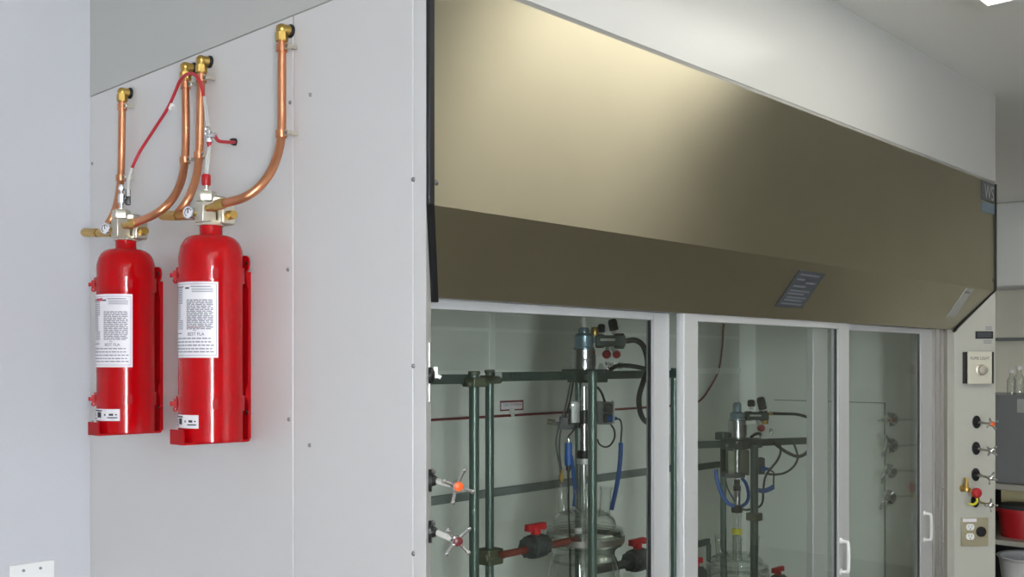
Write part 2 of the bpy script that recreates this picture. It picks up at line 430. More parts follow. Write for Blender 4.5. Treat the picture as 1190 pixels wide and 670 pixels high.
# stainless jamb strips
a, b = P(1069, 500, X=LX1-.01).y, P(1057.5, 500, X=LX1-.01).y
j = MB().bx(LX1-.012, LX1, a-.03, b, .02, P(1063, 389, X=LX1-.01).z+.02).build('jamb_liner', 'alu', H)
for py in (467, 560):
    q = P(1066, py, X=LX1-.012); MB().lathe([(.006, 0), (.004, .003), (.0005, .0035)], q, (-1, 0, 0), 12).build('rivet', 'chrome', j)
xj = P(1084.5, 500, Y=.155).x
jm = MB()
for x0, x1, y0 in ((xj, xj+.012, .15), (xj+.012, xj+.055, .162), (xj+.055, xj+.064, .148), (xj+.064, xj+.1, .16), (xj+.1, W-CH+.002, .15)): jm.bx(x0, x1, y0, .2, .02, ZB+.01)
plabel(jm.build('jamb_channel', 'smudge', H, bevel=.001), 'ribbed stainless door channel')
for py in (567, 629):
    MB().lathe([(.006, 0), (.004, .003), (.0005, .0035)], P(1096, py, Y=.149), (0, -1, 0), 12).build('rivet', 'chrome', H)
# head track
MB().bx(CH-.01, W-CH+.01, S-.001, .235, ZB+.002, ZB+.03).build('head_track', 'alu', H)
# sliding doors
ZD = 1.7085
def door(x0, x1, yf, lst, rst, ztop=ZB, handle=None, dep=.024):
    yb = yf+dep
    fr = MB()
    fr.bx(x0, x0+lst, yf, yb, .05, ztop).bx(x1-rst, x1, yf, yb, .05, ztop).bx(x0+lst, x1-rst, yf, yb, ZD, ztop).bx(x0+lst, x1-rst, yf, yb, .05, .13)
    o = fr.build('sash_door', 'alu', H, bevel=.002)
    MB().bx(x0+lst, x1-rst, yf+.009, yf+.015, .13, ZD).build('pane', 'pane', o)
    MB().bx(x1-rst-.0035, x1-rst-.0005, yf+.008, yf+.016, .13, ZD-.001).build('pane_gasket', 'black', o)
    if handle:
        hx, z0, z1 = handle; pts = [(hx, yf+.001, z1), (hx, yf-.018, z1-.002), (hx, yf-.027, z1-.012), (hx, yf-.027, z0+.012), (hx, yf-.018, z0+.002), (hx, yf+.001, z0)]
        mb = MB().tube(pts, .0055, 10, 5)
        for z in (z0, z1): mb.cyl((hx, yf+.0005, z), (hx, yf-.004, z), .010, n=16)
        plabel(mb.build('handle', 'white', o), 'pale bow handle')
    return o
door(.08, P(778, 400, Y=.158).x, .158, .055, P(778, 400, Y=.158).x-P(759.5, 400, Y=.158).x)
h0 = P(979, 628, Y=.12); h1 = P(979, 664, Y=.12)
door(P(795, 400, Y=.126).x, P(987, 400, Y=.126).x, .126, P(811, 400, Y=.126).x-P(795, 400, Y=.126).x, P(987, 400, Y=.126).x-P(975, 400, Y=.126).x, handle=(h0.x, h1.z, h0.z), dep=.026)
h0 = P(1076.5, 596, Y=.15); h1 = P(1076.5, 627, Y=.15)
door(P(945, 600, Y=.158).x, P(1083.5, 400, Y=.158).x, .158, P(962, 600, Y=.158).x-P(945, 600, Y=.158).x, P(1083.5, 400, Y=.158).x-P(1071, 400, Y=.158).x, handle=(h0.x, h1.z, h0.z))

# ---- fittings on the right service post (its face looks to the left front)
NR = V((-S, -CH, 0)).normalized(); pn = (NR.x, NR.y, 0, NR.x*W)
TR = V((CH, -S, 0)).normalized()      # along the face towards its outer edge
UP = V((0, 0, 1))
def on_post(px, py, off=0): return P(px, py, N=(pn[0], pn[1], 0, pn[3]+off))
axp = (TR, -NR, UP)
# display
c = (on_post(1133.5, 389)+on_post(1153.5, 389))/2
wd = (on_post(1153.5, 389)-on_post(1133.5, 389)).length
dsp = MB().box(c+NR*.002, (wd, .005, .031), axp).build('display', 'blackp', H)
MB().box(c+NR*.0045+UP*.001, (wd*.82, .001, .022), axp).build('display_window', 'plate', dsp)
for px, py, w_ in ((1149, 381, .028), (1147.5, 397, .034)):
    c = on_post(px, py); l = MB()
    for k in (-1, 0, 1): l.box(c+NR*.0006+UP*k*.005, (w_, .0006, .0025), axp)
    l.build('print', 'ink', H)
# light switch box
c0, c1 = on_post(1119, 427), on_post(1151, 427); wd = (c1-c0).length; c = (c0+c1)/2
bx_ = MB().box(c+NR*.011, (wd*1.03, .026, .130), axp).build('switch_box', 'blackp', H)
fp = MB().box(c+NR*.024, (wd*.88, .006, .134), axp).build('faceplate', 'beige', bx_, bevel=.002)
k0 = c+NR*.027+TR*.006-UP*.008
MB().lathe([(.024, 0), (.024, .004), (.019, .006), (.018, .022), (.0005, .024)], k0, NR, 28).build('knob', 'nickel', bx_)
text_mb('FUME LIGHT', c+NR*.027+UP*.033-TR*.04, TR, UP, .012, width=.08, depth=.0005).build('print', 'inkk', bx_)
# four service valves
def cross_handle(o, n, hub, t, R=.022, rot=.4, m='chrome'):
    X, Y, Z = basis(n)
    mb = MB().lathe([(.0095, -.010), (.011, 0), (.010, .006), (.0005, .008)], o, n, 16)
    for k in range(4):
        a = rot+k*PI/2; d = X*math.cos(a)+Y*math.sin(a)
        mb.tube([o+d*.008, o+d*.016+Z*.002, o+d*R+Z*.007], [.0038]*8+[.0034]*8+[.005], 8)
        mb.sphere(o+d*R+Z*.007, .0046, 10, 8)
    hd = mb.build('cross_handle', m, t)
    MB().lathe([(.0092, 0), (.009, .003), (.005, .005), (.0005, .0055)], o+Z*.007, n, 18).build('hub_cap', hub, t)
for i, py in enumerate((490, 520.5, 551, 581.5)):
    b = on_post(1134.5-i*.5, py)
    L = .125
    t = MB().box(b+NR*.002, (.018, .004, .03), axp)
    pts = []
    t = MB().prism([b+TR*.017*math.cos(a)+UP*.027*math.sin(a) for a in [2*PI*k/24 for k in range(24)]], NR, .005)
    t.lathe([(.012, 0), (.009, .012), (.0055, .02), (.0055, .021)], b+NR*.004, NR, 16)
    sv = plabel(t.build('service_valve', 'blackp', H), 'black oval valve plate')
    MB().cyl(b+NR*.02, b+NR*(L-.008), .0048, n=12).build('stem', 'smudge', sv)
    cross_handle(b+NR*L, NR, 'orange' if i == 0 else 'chrome', sv, .023, .5+i*.35, 'smudge')
# gas cock with red knob and yellow ring
b = on_post(1119, 567)
gc = MB().lathe([(.015, 0), (.015, .006), (.011, .01), (.011, .045), (.0005, .047)], b, NR, 18).cyl(b+NR*.03, b+NR*.03+UP*.03, .008, n=14)
for k in range(4): gc.lathe([(.0085, 0), (.006, .006)], b+NR*.03+UP*(.02+k*.007), UP, 14)
gk = plabel(gc.build('gas_cock', 'brass', H), 'brass gas cock')
q = b+NR*.045+TR*.03-UP*.012
MB().cyl(b+NR*.035, q, .006, n=12).build('cock_stem', 'brass', gk)
MB().lathe([(.013, 0), (.02, .004), (.021, .014), (.014, .02), (.0005, .021)], q, NR, 24).build('cock_knob', 'redp', gk)
MB().torus(q-UP*.03-TR*.012, NR, .019, .005, 24, 10, a0=-PI*.75, a1=PI*.55).build('lock_ring', 'yellow', gk)
# socket plate
c0, c1 = on_post(1116.5, 617.5), on_post(1148, 617.5); c = (c0+c1)/2; wd = (c1-c0).length
sp = MB().box(c+NR*.003, (wd, .007, .117), axp).build('socket_plate', 'tan', H, bevel=.002)
for dz in (.021, -.018):
    rr = MB().prism([c+NR*.006-TR*wd*.19+UP*dz+TR*.017*math.cos(a)+UP*max(-.0125, min(.0125, .017*math.sin(a))) for a in [2*PI*k/28 for k in range(28)]], NR, .004).build('socket', 'white', sp)
    sl = MB()
    for dx in (-.006, .006): sl.box(c+NR*.0102-TR*wd*.19+UP*(dz+.003)+TR*dx, (.0018, .0008, .008), axp)
    sl.cyl(c+NR*.0098-TR*wd*.19+UP*(dz-.007), c+NR*.0106-TR*wd*.19+UP*(dz-.007), .0024, n=10)
    sl.build('socket_slot', 'blackp', rr)
q = c+TR*wd*.21+UP*.002
MB().lathe([(.021, .006), (.021, .012), (.018, .014), (.017, .006)], q, NR, 28).lathe([(.017, .0065), (.0005, .0066)], q, NR, 24).build('round_socket', 'blackp', sp)
MB().box(c-TR*wd*.2+UP*.049+NR*.007, (wd*.5, .001, .014), axp).build('label_tape', 'label', sp)

# ---- fittings on the left corner post, seen edge on
NL = V((S, -CH, 0)).normalized(); TL = V((CH, S, 0)).normalized(); axl = (TL, NL, UP)
def lvalve(py_, hx, hy, hub, rot):
    b = V((.035, .0347, P(500, py_, X=.035).z))
    b = V((.06, .0594, 0)); b.z = P(499.5, py_, F=1.93).z
    t = MB().prism([b+TL*.016*math.cos(a)+UP*.022*math.sin(a) for a in [2*PI*k/24 for k in range(24)]], NL, .006)
    t.lathe([(.012, 0), (.010, .008), (.006, .012), (.006, .013)], b+NL*.005, NL, 16)
    sv = plabel(t.build('service_valve', 'blackp', H), 'black oval valve plate on the near post')
    MB().lathe([(.005, 0), (.006, .004), (.004, .008), (.0005, .009)], b+UP*.017+NL*.005, NL, 14).build('screw', 'zinc', sv)
    o = P(hx, hy, F=1.93)
    a_ = b+NL*.012
    MB().cyl(a_, a_+(o-a_)*.8, .0058, n=14).build('stem', 'tube', sv)
    n = ((o-a_).normalized()*.62+(V((CX, CY, EYE))-o).normalized()*.78).normalized()
    cross_handle(o, n, hub, sv, .032, rot)
lvalve(560, 531, 564.5, 'orange', 1.2)
lvalve(620.5, 530.5, 628, 'maroon', .75)
# white sash latch
b = P(500.5, 436, F=1.96)
lt = MB().lathe([(.016, 0), (.016, .006), (.010, .012), (.0005, .013)], b-NL*.004, NL, 20).build('latch', 'blackp', H)
mb = MB().box(b+NL*.010+UP*.006, (.012, .008, .022), axl).cyl(b+NL*.008+UP*.002, b+NL*.02-UP*.004, .004, n=12)
plabel(mb.build('latch_lever', 'white', lt), 'white latch lever')
za, zb_ = P(499, 397, F=1.9).z, P(499, 468, F=1.9).z
c = V((.07, .0693, (za+zb_)/2)); MB().box(c+NL*.001, (.02, .003, za-zb_), axl).build('strike_plate', 'smudge', H)

# ================================================================== FIRE SUPPRESSION CYLINDERS
AX, RC = -.085, .069
def extinguisher(ay, label, kind):
    r = RC; zb0, zs, zn, ztp = 1.426, 1.836, 1.877, 1.897
    t = thing('fire_extinguisher', (AX, ay, zb0-.006), label, 'fire extinguisher', 'red cylinders on the hood end panel')
    tc = V((CX-AX, CY-.612, 0)).normalized() if kind == 2 else V((CX-AX, CY-ay, 0)).normalized(); rt = V((-tc.y, tc.x, 0)); rt = V((tc.y*-1, tc.x, 0))
    if rt.dot(V((CA, -SA, 0))) < 0: rt = -rt
    o = V((AX, ay, 0))
    pr = [(.0005, zb0-.0008), (r-.001, zb0-.0008), (r, zb0), (r, zs-.012)]
    for k in range(1, 9):
        a = k/8*PI/2; pr.append((.034+(r-.034)*math.cos(a)**.8 if k < 8 else .034, zs-.012+(zn-zs+.010)*math.sin(a)))
    pr += [(.0255, zn-.001), (.0245, zn+.003), (.0245, ztp)]
    MB().lathe(pr, o, n=56).build('cylinder', 'red', t, ang=30)
    # bracket back channel
    bw0, bw1 = .045, .06
    xb = AX+r   # the channel hugs the back of the cylinder
    rp = [(.030, zb0-.006), (.036, zb0-.004), (.037, 1.50), (.033, 1.512), (.026, 1.52), (.026, 1.534), (.036, 1.55), (.037, 1.757), (.030, 1.775), (.027, 1.80), (.035, 1.806), (.038, 1.818), (.035, 1.831), (.026, 1.836)]
    poly = [V((xb+.006, ay-w_, z)) for w_, z in rp]+[V((xb+.006, ay+w_, z)) for w_, z in reversed(rp)]
    MB().prism(poly, (-1, 0, 0), .004).build('bracket', 'redd', t)
    for sg in (-1, 1):
        MB().bx(xb+.006, -.0005, ay+sg*.024-.002, ay+sg*.024+.002, zb0, 1.80).build('bracket_rib', 'redd', t)
    for z in (1.818, 1.485):
        MB().lathe([(.0045, .0), (.005, .002), (.0005, .004)], (xb+.002, ay-.032, z), (-1, 0, 0), 12).build('bracket_bolt', 'zinc', t)
    # foot with turned-up lip
    fw = .0275; fx = AX-r-.014
    ft = MB().prism([(fx, ay-fw, zb0-.006), (xb+.002, ay-.038, zb0-.006), (xb+.002, ay+.038, zb0-.006), (fx, ay+fw, zb0-.006)], UP, .005).bx(fx, fx+.004, ay-fw, ay+fw, zb0-.001, zb0+.026)
    ft.build('bracket_foot', 'redd', t, bevel=.0015)
    lf = -rt
    for zc_, hh in ((1.787, .034), (1.507, .033)):
        s_ = MB().ring(o+UP*zc_, UP, r-.001, r+.0034, hh, 56)
        st = s_.build('strap', 'red', t)
        e0 = o+lf*(r+.004)+UP*zc_
        lg = MB()
        lg.box(o+lf*(r+.005)+UP*zc_, (.010, .013, hh*.6), (lf, tc, UP)).box(o+lf*(r+.001)-tc*.004+UP*zc_, (.008, .012, hh*.95), (lf, tc, UP))
        lg.cyl(e0+lf*.005-tc*.012, e0+lf*.005+tc*.013, .0032, n=10).lathe([(.0058, 0), (.0058, .004)], e0+lf*.005+tc*.010, tc, 6)
        lg.cyl(e0+lf*.002, e0+lf*.013, .0036, n=10).lathe([(.0052, 0), (.0052, .004)], e0+lf*.009, lf, 6)
        lg.torus(e0+lf*.001-UP*.012, tc, .0042, .0020, 14, 6)
        lg.build('strap_clamp', 'redd', st)
        hl = MB(); pf = (tc*math.cos(-.42)+rt*math.sin(-.42))
        hl.cyl(o+pf*(r+.001)+UP*zc_, o+pf*(r+.0028)+UP*zc_, .0032, n=12); hl.build('strap_rivet', 'maroon', st)
        p2 = (tc*math.cos(.12)+rt*math.sin(.12))
        MB().box(o+p2*(r+.0026)+UP*(zc_), (.012, .0026, .02), (V((-p2.y, p2.x, 0)), p2, UP)).build('strap_buckle', 'redd', st)
    # labels wrapped on the cylinder
    def wrap(phi, z, off): return o+(tc*math.cos(phi)+rt*math.sin(phi))*(r+off)+UP*z
    def patch(mb, f0, f1, z0, z1, off, n=24):
        vs = []; fs = []
        for i in range(n+1):
            a = f0+(f1-f0)*i/n
            vs += [wrap(a, z0, off), wrap(a, z1, off)]
        for i in range(n): fs.append((2*i, 2*i+2, 2*i+3, 2*i+1))
        return mb.add(vs, fs)
    f0, f1 = math.radians(-112), math.asin(.21)
    z1, z0 = (1.7705, 1.607) if kind == 2 else (1.7615, 1.585)
    lb = patch(MB(), f0, f1, z0, z1, .0006).build('instruction_label', 'label', t)
    pr_ = MB(); pk = MB(); pd = MB()
    h = z1-z0; wd_ = f1-f0
    def ln(mb, a, b, y, th_): patch(mb, f0+wd_*a, f0+wd_*b, z1-h*y-th_, z1-h*y, .0010, 8)
    # border lines
    patch(pr_, f0, f1-.05, z1-.006, z1-.0052, .001); patch(pr_, f0, f1-.05, z0+.0046, z0+.0054, .001); patch(pr_, f1-.062, f1-.05, z0+.005, z1-.0055, .001, 2)
    rnd = random.Random(7)
    y = .09
    while y < .62:
        if y < .3: ln(pr_, .12, .44, y, .0016)
        elif y < .5: ln(pr_, .12, .38, y, .0014)
        else: ln(pr_, .28, .45, y, .0014)
        if y > .22:
            x = .53
            while x < .9:
                w_ = rnd.uniform(.03, .1); ln(pr_, x, min(.93, x+w_), y, .0021); x += w_+.012
        elif y < .15: ln(pr_, .62, .93, y, .0014)
        y += .021
    ln(pk, .5, .58, .075, .0035); ln(pr_, .6, .9, .06, .002); ln(pr_, .12, .46, .06, .003)
    for y in (.74, .785, .83, .875, .915):
        x = .12
        while x < .9:
            w_ = rnd.uniform(.03, .09); ln(pr_, x, min(.94, x+w_), y, .0024); x += w_+.014
    ln(pr_, .14, .42, .675, .002)
    if kind == 1: ln(pd, .33, .5, .055, .007); ln(pr_, .2, .31, .06, .006)
    else: ln(pd, .55, .75, .6, .0015)
    pr_.build('print', 'ink', lb); pk.build('print', 'inkk', lb); pd.build('print', 'inkr', lb)
    zz = z1-h*.71
    text_mb('BEST FLA', (0, 0, 0), (1, 0, 0), (0, 0, 1), .0066, mapf=lambda x, y: wrap(f0+wd_*.55+x*(wd_*.26/.058)*1.0, zz+y, .0011), width=.058).build('label_lettering', 'inkk', lb)
    text_mb('PSI', (0, 0, 0), (1, 0, 0), (0, 0, 1), .003, mapf=lambda x, y: wrap(f0+wd_*.64+x*8, zz+.0095+y, .0011), width=.014).build('label_lettering', 'inkk', lb)
    g0, g1 = math.radians(-105), math.asin(-.37 if kind == 2 else -.2)
    l2 = patch(MB(), g0, g1, 1.4555, 1.484, .0006).build('rating_label', 'label', t)
    pp = MB(); gd = g1-g0
    def l2n(a, b, z, th_): patch(pp, g0+gd*a, g0+gd*b, z, z+th_, .001, 6)
    l2n(.15, .58, 1.478, .003); l2n(.4, .55, 1.463, .013); l2n(.15, .35, 1.459, .003); l2n(.15, .33, 1.466, .002); l2n(.15, .33, 1.471, .002)
    l2n(.72, .95, 1.462, .0025); l2n(.76, .86, 1.468, .005); l2n(.64, .68, 1.468, .004); l2n(.9, .94, 1.469, .003)
    pp.build('print', 'inkk', l2)
    # valve: nickel body standing on the neck
    zv = ztp
    vb = MB().box(o+UP*(zv+.025), (.040, .046, .05), (rt*1, tc*1, UP))
    vb = MB().lathe([(.030, zv), (.030, zv+.006), (.022, zv+.006), (.022, zv+.012)], o, n=8, a0=PI/8)
    valve = vb.build('valve', 'nickel', t, bevel=.001)
    ex, ey = V((1, 0, 0)), V((0, 1, 0))
    MB().box(o+V((-.014, 0, zv+.029)), (.034, .034, .046), (ex, ey, UP)).build('valve_block', 'nickel', valve, bevel=.002)
    MB().box(o+V((.022, 0, zv+.030)), (.034, .074, .054), (ex, ey, UP)).cyl(o+V((.01, 0, zv+.05)), o+V((.01, 0, zv+.066)), .026, n=8).build('manifold', 'nickel', valve, bevel=.004)
    MB().lathe([(.0075, .048), (.0075, .052), (.0205, .053), (.022, .056), (.022, .072), (.020, .075), (.008, .076), (.008, .078)], o+V((-.012, 0, zv)), n=6).build('top_nut', 'nickel', valve)
    # rear right plug
    p0 = o+V((.02, -.037, zv+.022))
    MB().cyl(p0, p0+V((0, -.014, 0)), .011, n=6).cyl(p0+V((0, -.014, 0)), p0+V((0, -.024, 0)), .009, n=16).build('plug', 'brass', valve)
    # pressure gauge on a short stem to the left front
    ga = o+V((-.022, .004, zv+.022)); gb = P(*((222.5, 247) if kind == 2 else (125.5, 265.5)), X=AX-.034)
    MB().cyl(ga, gb, .0042, n=12).cyl(ga+(gb-ga)*.35, ga+(gb-ga)*.6, .0068, n=6).build('gauge_stem', 'brass', valve)
    gn = (tc*.78-rt*.62).normalized()
    gd_ = MB().lathe([(.0005, -.006), (.0125, -.006), (.0145, -.004), (.0145, .005), (.0125, .006), (.0125, .004), (.0005, .004)], gb-rt*.004, gn, 28).build('pressure_gauge', 'chrome', valve)
    gdl = plabel(MB().lathe([(.0122, .0046), (.0005, .0047)], gb-rt*.004, gn, 24).build('gauge_dial', 'label', valve), 'white gauge dial')
    MB().box(gb-rt*.004+gn*.0055+UP*.003, (.0018, .001, .010), (gn.cross(UP), gn, UP)).torus(gb-rt*.004+gn*.005, gn, .0088, .0009, 20, 6, a0=.4, a1=4.2).build('gauge_dial_print', 'inkk', valve)
    # front outlet, brass elbow pointing along the panel
    a = o+V((-.031, -.002, zv+.048)); b = P(*( (241.5, 241.5) if kind == 2 else (144.5, 262) ), X=AX-.045); c = P(*((262, 235.5) if kind == 2 else (160, 257.5)), X=AX-.042)
    mid = (b+c)/2
    br_ = MB().cyl(b+V((.02, 0, 0)), b, .0068, n=16).sphere(b, .0076, 14, 10).cyl(b, b+(c-b)*.5, .0070, .0082, n=16).cyl(b+(c-b)*.5, b+(c-b)*.9, .0116, n=6).cyl(b+(c-b)*.9, c, .0102, n=16)
    br_.build('outlet_elbow', 'brass', valve)
    # left side outlet chain
    q0, q1, q2 = ((228, 250), (208, 250.5), (188, 250.5)) if kind == 2 else ((131, 271), (115, 270.5), (97.5, 270))
    xx = AX+.008
    A, B, C_ = P(*q0, X=xx), P(*q1, X=xx), P(*q2, X=xx)
    dd = (C_-A).normalized()
    MB().cyl(o+V((.008, .03, zv+.022)), A, .008, n=14).cyl(A, B, .0105, n=16).cyl(B, B+dd*.004, .0085, n=16).cyl(B+dd*.004, C_-dd*.012, .0125, n=6).cyl(C_-dd*.012, C_, .0095, n=16).build('side_fitting', 'brass', valve)
    if kind == 1:
        a = o+V((-.012, 0, zv+.078))
        bv = MB().cyl(a, a+UP*.02, .0055, n=12).cyl(a+UP*.014, a+UP*.036, .0085, n=8).cyl(a+UP*.036, a+UP*.06, .005, n=12).lathe([(.0075, 0), (.0075, .008)], a+UP*.046, UP, 6)
        bq = bv.build('ball_valve', 'chrome', valve)
        lv = MB().cyl(a+UP*.022, a+UP*.022+rt*.012, .0045, n=10).box(a+UP*.03+rt*.0155, (.012, .008, .040), (rt, tc, UP)).box(a+UP*.018+rt*.008, (.012, .007, .008), (rt, tc, UP))
        plabel(lv.build('lever', 'blackp', valve, bevel=.002), 'black valve lever')
    else:
        a = o+V((-.012, 0, zv+.078))
        MB().cyl(a, a+UP*.012, .004, .006, n=12).build('nipple', 'nickel', valve)
        MB().lathe([(.008, .01), (.0098, .013), (.0098, .032), (.008, .035), (.0005, .035)], a, n=18).build('connector', 'redp', valve)
    return t
extinguisher(1.012, 'red fire suppression cylinder nearer the wall corner, with a black lever on its valve', 1)
extinguisher(.612, 'red fire suppression cylinder nearer the glass doors, with a red connector on its valve', 2)

# ---- copper tubes
def copper(name, pts, clamps, elbow, label):
    p = [P(a, b, X=x) for a, b, x in pts]
    t = thing(name, p[-1], label, 'copper tube', 'copper tubes on the hood end panel')
    # straight stretch then the bend
    MB().tube(p, .0093, 16, 8).build('tube', 'copper', t)
    top = p[0]
    ez = P(elbow[0], elbow[1], X=top.x).z
    tp = V((top.x, top.y, ez))
    e_ = MB().cyl(top-UP*.003, top+UP*.002, .0125, n=16).cyl(top, top+UP*.016, .0138, n=6).cyl(top+UP*.016, V((top.x, top.y, ez)), .0112, n=16).sphere(tp, .0125, 16, 10).cyl(tp, V((-.004, top.y-.004, ez)), .0115, n=16)
    e_.build('elbow', 'brass', t)
    MB().lathe([(.0145, 0), (.0145, .004), (.0115, .007)], V((-.0005, top.y-.004, ez)), (-1, 0, 0), 20).build('grommet', 'black', t)
    for a, b in clamps:
        # nearest curve point by height
        cp = smooth(p, 12); q = min(cp, key=lambda k: abs(EYE+(HOR-b)/CF*((k.x-CX)*SA+(k.y-CY)*CA)-k.z)+0*k.x)
        d = UP
        c_ = MB().ring(q, d, .0092, .0122, .015, 24)
        cb = c_.build('clamp', 'copper', t)
        lg = MB().torus(V((q.x, q.y-.019, q.z)), (1, 0, 0), .0055, .002, 18, 8).bx(q.x-.0015, q.x+.0015, q.y-.015, q.y-.0105, q.z-.004, q.z+.004).bx(q.x, -.0005, q.y-.027, q.y-.0245, q.z-.004, q.z+.004)
        plabel(lg.build('clamp_lug', 'nickel', cb), 'silver clamp lug')
        MB().lathe([(.004, 0), (.004, .002), (.0005, .003)], V((q.x-.002, q.y-.019, q.z)), (-1, 0, 0), 10).build('clamp_screw', 'zinc', cb)
    return t
XT = -.0215
copper('copper_tube', [(142, 117, XT), (141.5, 160, XT), (141, 190, XT), (140, 210, -.026), (137.5, 230, -.040), (133, 246, -.058), (127.5, 257, -.070), (121, 266, AX+.012)],
       ((141.5, 124), (140, 207)), (142, 107), 'copper tube nearest the wall corner, bending down behind the first red cylinder')
copper('copper_tube', [(215.5, 92, XT), (216, 135, XT), (216, 165, XT), (214.5, 190, -.029), (210.5, 210, -.05), (203, 227, -.078), (191, 241, -.105), (177, 250.5, -.122), (160, 257.5, AX-.042)],
       ((215.5, 99), (214.5, 187)), (215.5, 78), 'copper tube sweeping down left into the front outlet of the first red cylinder')
copper('copper_tube', [(234, 84, XT), (232.8, 130, XT), (232, 165, XT), (230.5, 190, -.026), (227, 210, -.040), (220, 228, -.058), (213, 240, -.069), (204, 250, AX+.010)],
       ((233.5, 91), (231.5, 180)), (234.5, 70), 'copper tube under the red hose, bending into the side fitting of the second red cylinder')
copper('copper_tube', [(327.5, 47, XT), (327.5, 100, XT), (327.5, 140, XT), (326, 165, -.028), (321, 185, -.046), (312, 204, -.070), (298, 220, -.095), (282, 230, -.115), (262, 235.5, AX-.042)],
       ((327.5, 54), (327.5, 155)), (328, 34), 'copper tube nearest the glass doors, with a wide sweep from the panel seam')

# ---- red detection hose from one valve to the other
pts = [(149, 222, -.11), (149.5, 210, -.10), (153, 196, -.085), (162, 177, -.066), (178, 152, -.058), (194, 127, -.058), (203, 108, -.062), (209, 94, -.066), (216, 87, -.07), (224, 85.5, -.07), (231, 92, -.07), (234.5, 102, -.066), (236.5, 112, -.064)]
p = [P(a, b, X=x) for a, b, x in pts]
t = thing('detection_hose', p[0], 'thin red hose arching between the two cylinder valves, with a white tag', 'hose')
MB().tube(p[2:], .0038, 12, 8).build('hose', 'redt', t)
plabel(MB().tube([p[0]+V((0, 0, -.012)), p[0], p[1], p[2]], .0042, 12, 8).build('hose_end', 'tube', t), 'clear hose end')
q = P(199, 124, X=-.059); dq = (P(203, 108, X=-.062)-P(194, 127, X=-.058)).normalized()
MB().cyl(q-dq*.007, q+dq*.007, .0052, n=14).build('tag', 'white', t)
a, b = P(236.5, 112, X=-.064), P(241.5, 147, X=-.075)
wr = MB().tube([a, a+(b-a)*.5+V((0, .002, 0)), b+V((0, .003, 0))], .0016, 8).tube([a+V((0, -.004, 0)), a+(b-a)*.5+V((0, -.006, 0)), b+V((0, -.004, 0))], .0014, 8)
wr.build('wire', 'lgrey', t)
tm = P(243, 158, X=-.08)
tee = MB().torus(b-UP*.006, V((1, .4, 0)), .006, .0018, 18, 8).torus(b-UP*.014, V((.2, 1, 0)), .006, .0018, 18, 8).cyl(tm+UP*.012, tm-UP*.014, .0068, n=14).cyl(tm, tm+V((.004, -.02, 0)), .0058, n=12).lathe([(.0085, 0), (.0085, .006)], tm-UP*.014, UP, 6).sphere(tm, .0085, 14, 10)
tee.build('tee_fitting', 'chrome', t)
a = tm+V((.004, -.016, 0)); e1 = P(272.5, 165, X=-.012)
MB().tube([a, P(254, 163.5, X=-.068), P(264, 165, X=-.04), e1], .004, 12).build('branch_hose', 'redt', t)
MB().lathe([(.0085, 0), (.0085, .006), (.0065, .012), (.0035, .013)], P(273.5, 165, X=-.0005), (-1, 0, 0), 18).build('grommet', 'black', t)
a = tm-UP*.014; c = V((AX-.012, .612, 1.897+.112))
MB().cyl(a, a-UP*.010, .006, .0035, n=12).build('boot', 'redt', t)
wr = MB().tube([a-UP*.008, (a+c)/2+V((0, .006, 0)), c+V((0, .003, 0))], .0018, 8).tube([a-UP*.008+V((0, -.003, 0)), (a+c)/2+V((0, -.006, 0)), c+V((0, -.004, 0))], .0018, 8).tube([a-UP*.008, (a+c)/2+V((-.002, 0, -.01)), c], .0014, 8)
wr.build('wire', 'lgrey', t)

# ================================================================== INSIDE THE HOOD
# ---- long lattice frame carrying the first reactor
zbar = 1.555
t = thing('lattice_frame', (.9, .6, .02), 'dark green rod frame behind the left glass door, carrying the larger reactor', 'support frame')
def post(t, x, y, ztop, r, z0=.02):
    o = MB().cyl((x, y, z0), (x, y, ztop), r, n=24).build('upright', 'frame', t)
    MB().cyl((x, y, z0), (x, y, z0+.02), r+.02, n=24).build('foot', 'dgrey', o)
    return o
p1 = P(551, 440, Y=.4); p2 = P(569, 440, Y=.62); p3 = P(688.5, 440, Y=.47); p4 = P(672, 440, Y=.74); p5 = P(783.5, 440, Y=.62)
for q, r in ((p1, .0128), (p2, .0125), (p3, .0135), (p4, .0115), (p5, .012)): post(t, q.x, q.y, zbar+.02 if q is not p3 else zbar+.014, r)
yb = .62
MB().bx(p2.x-.005, p5.x+.05, yb-.032, yb-.013, zbar-.013, zbar+.013).build('cross_bar', 'bar', t, bevel=.002)
MB().bx(.2, p1.x+.012, p1.y+.0128, p1.y+.028, zbar-.012, zbar+.012).build('cross_bar', 'bar', t, bevel=.002)
MB().cyl((p1.x-.02, p1.y+.02, zbar-.006), (p2.x+.02, p2.y-.02, zbar-.006), .009, n=14).build('link_rod', 'clampm', t)
MB().cyl((p3.x, p3.y+.005, zbar-.004), (p4.x, p4.y, zbar-.004), .010, n=14).build('link_rod', 'bar', t)
for q in (p1, p2):
    MB().box((q.x, q.y, zbar-.008), (.042, .044, .024)).cyl((q.x-.035, q.y-.01, zbar-.012), (q.x+.035, q.y-.01, zbar-.012), .008, n=12).lathe([(.0155, 0), (.0155, .010)], (q.x, q.y, zbar+.010), n=20).build('clamp', 'clampm', t, bevel=.003)
for px in (594, 652, 686):
    q = P(px, 436, Y=yb-.0325); MB().lathe([(.005, 0), (.005, .003), (.0005, .004)], q, (0, -1, 0), 12).build('bolt', 'zinc', t)
q = P(579, 435.5, Y=yb-.0325); MB().bx(q.x-.014, q.x+.014, yb-.034, yb-.0322, q.z-.008, q.z+.009).build('tag', 'gtag', t)
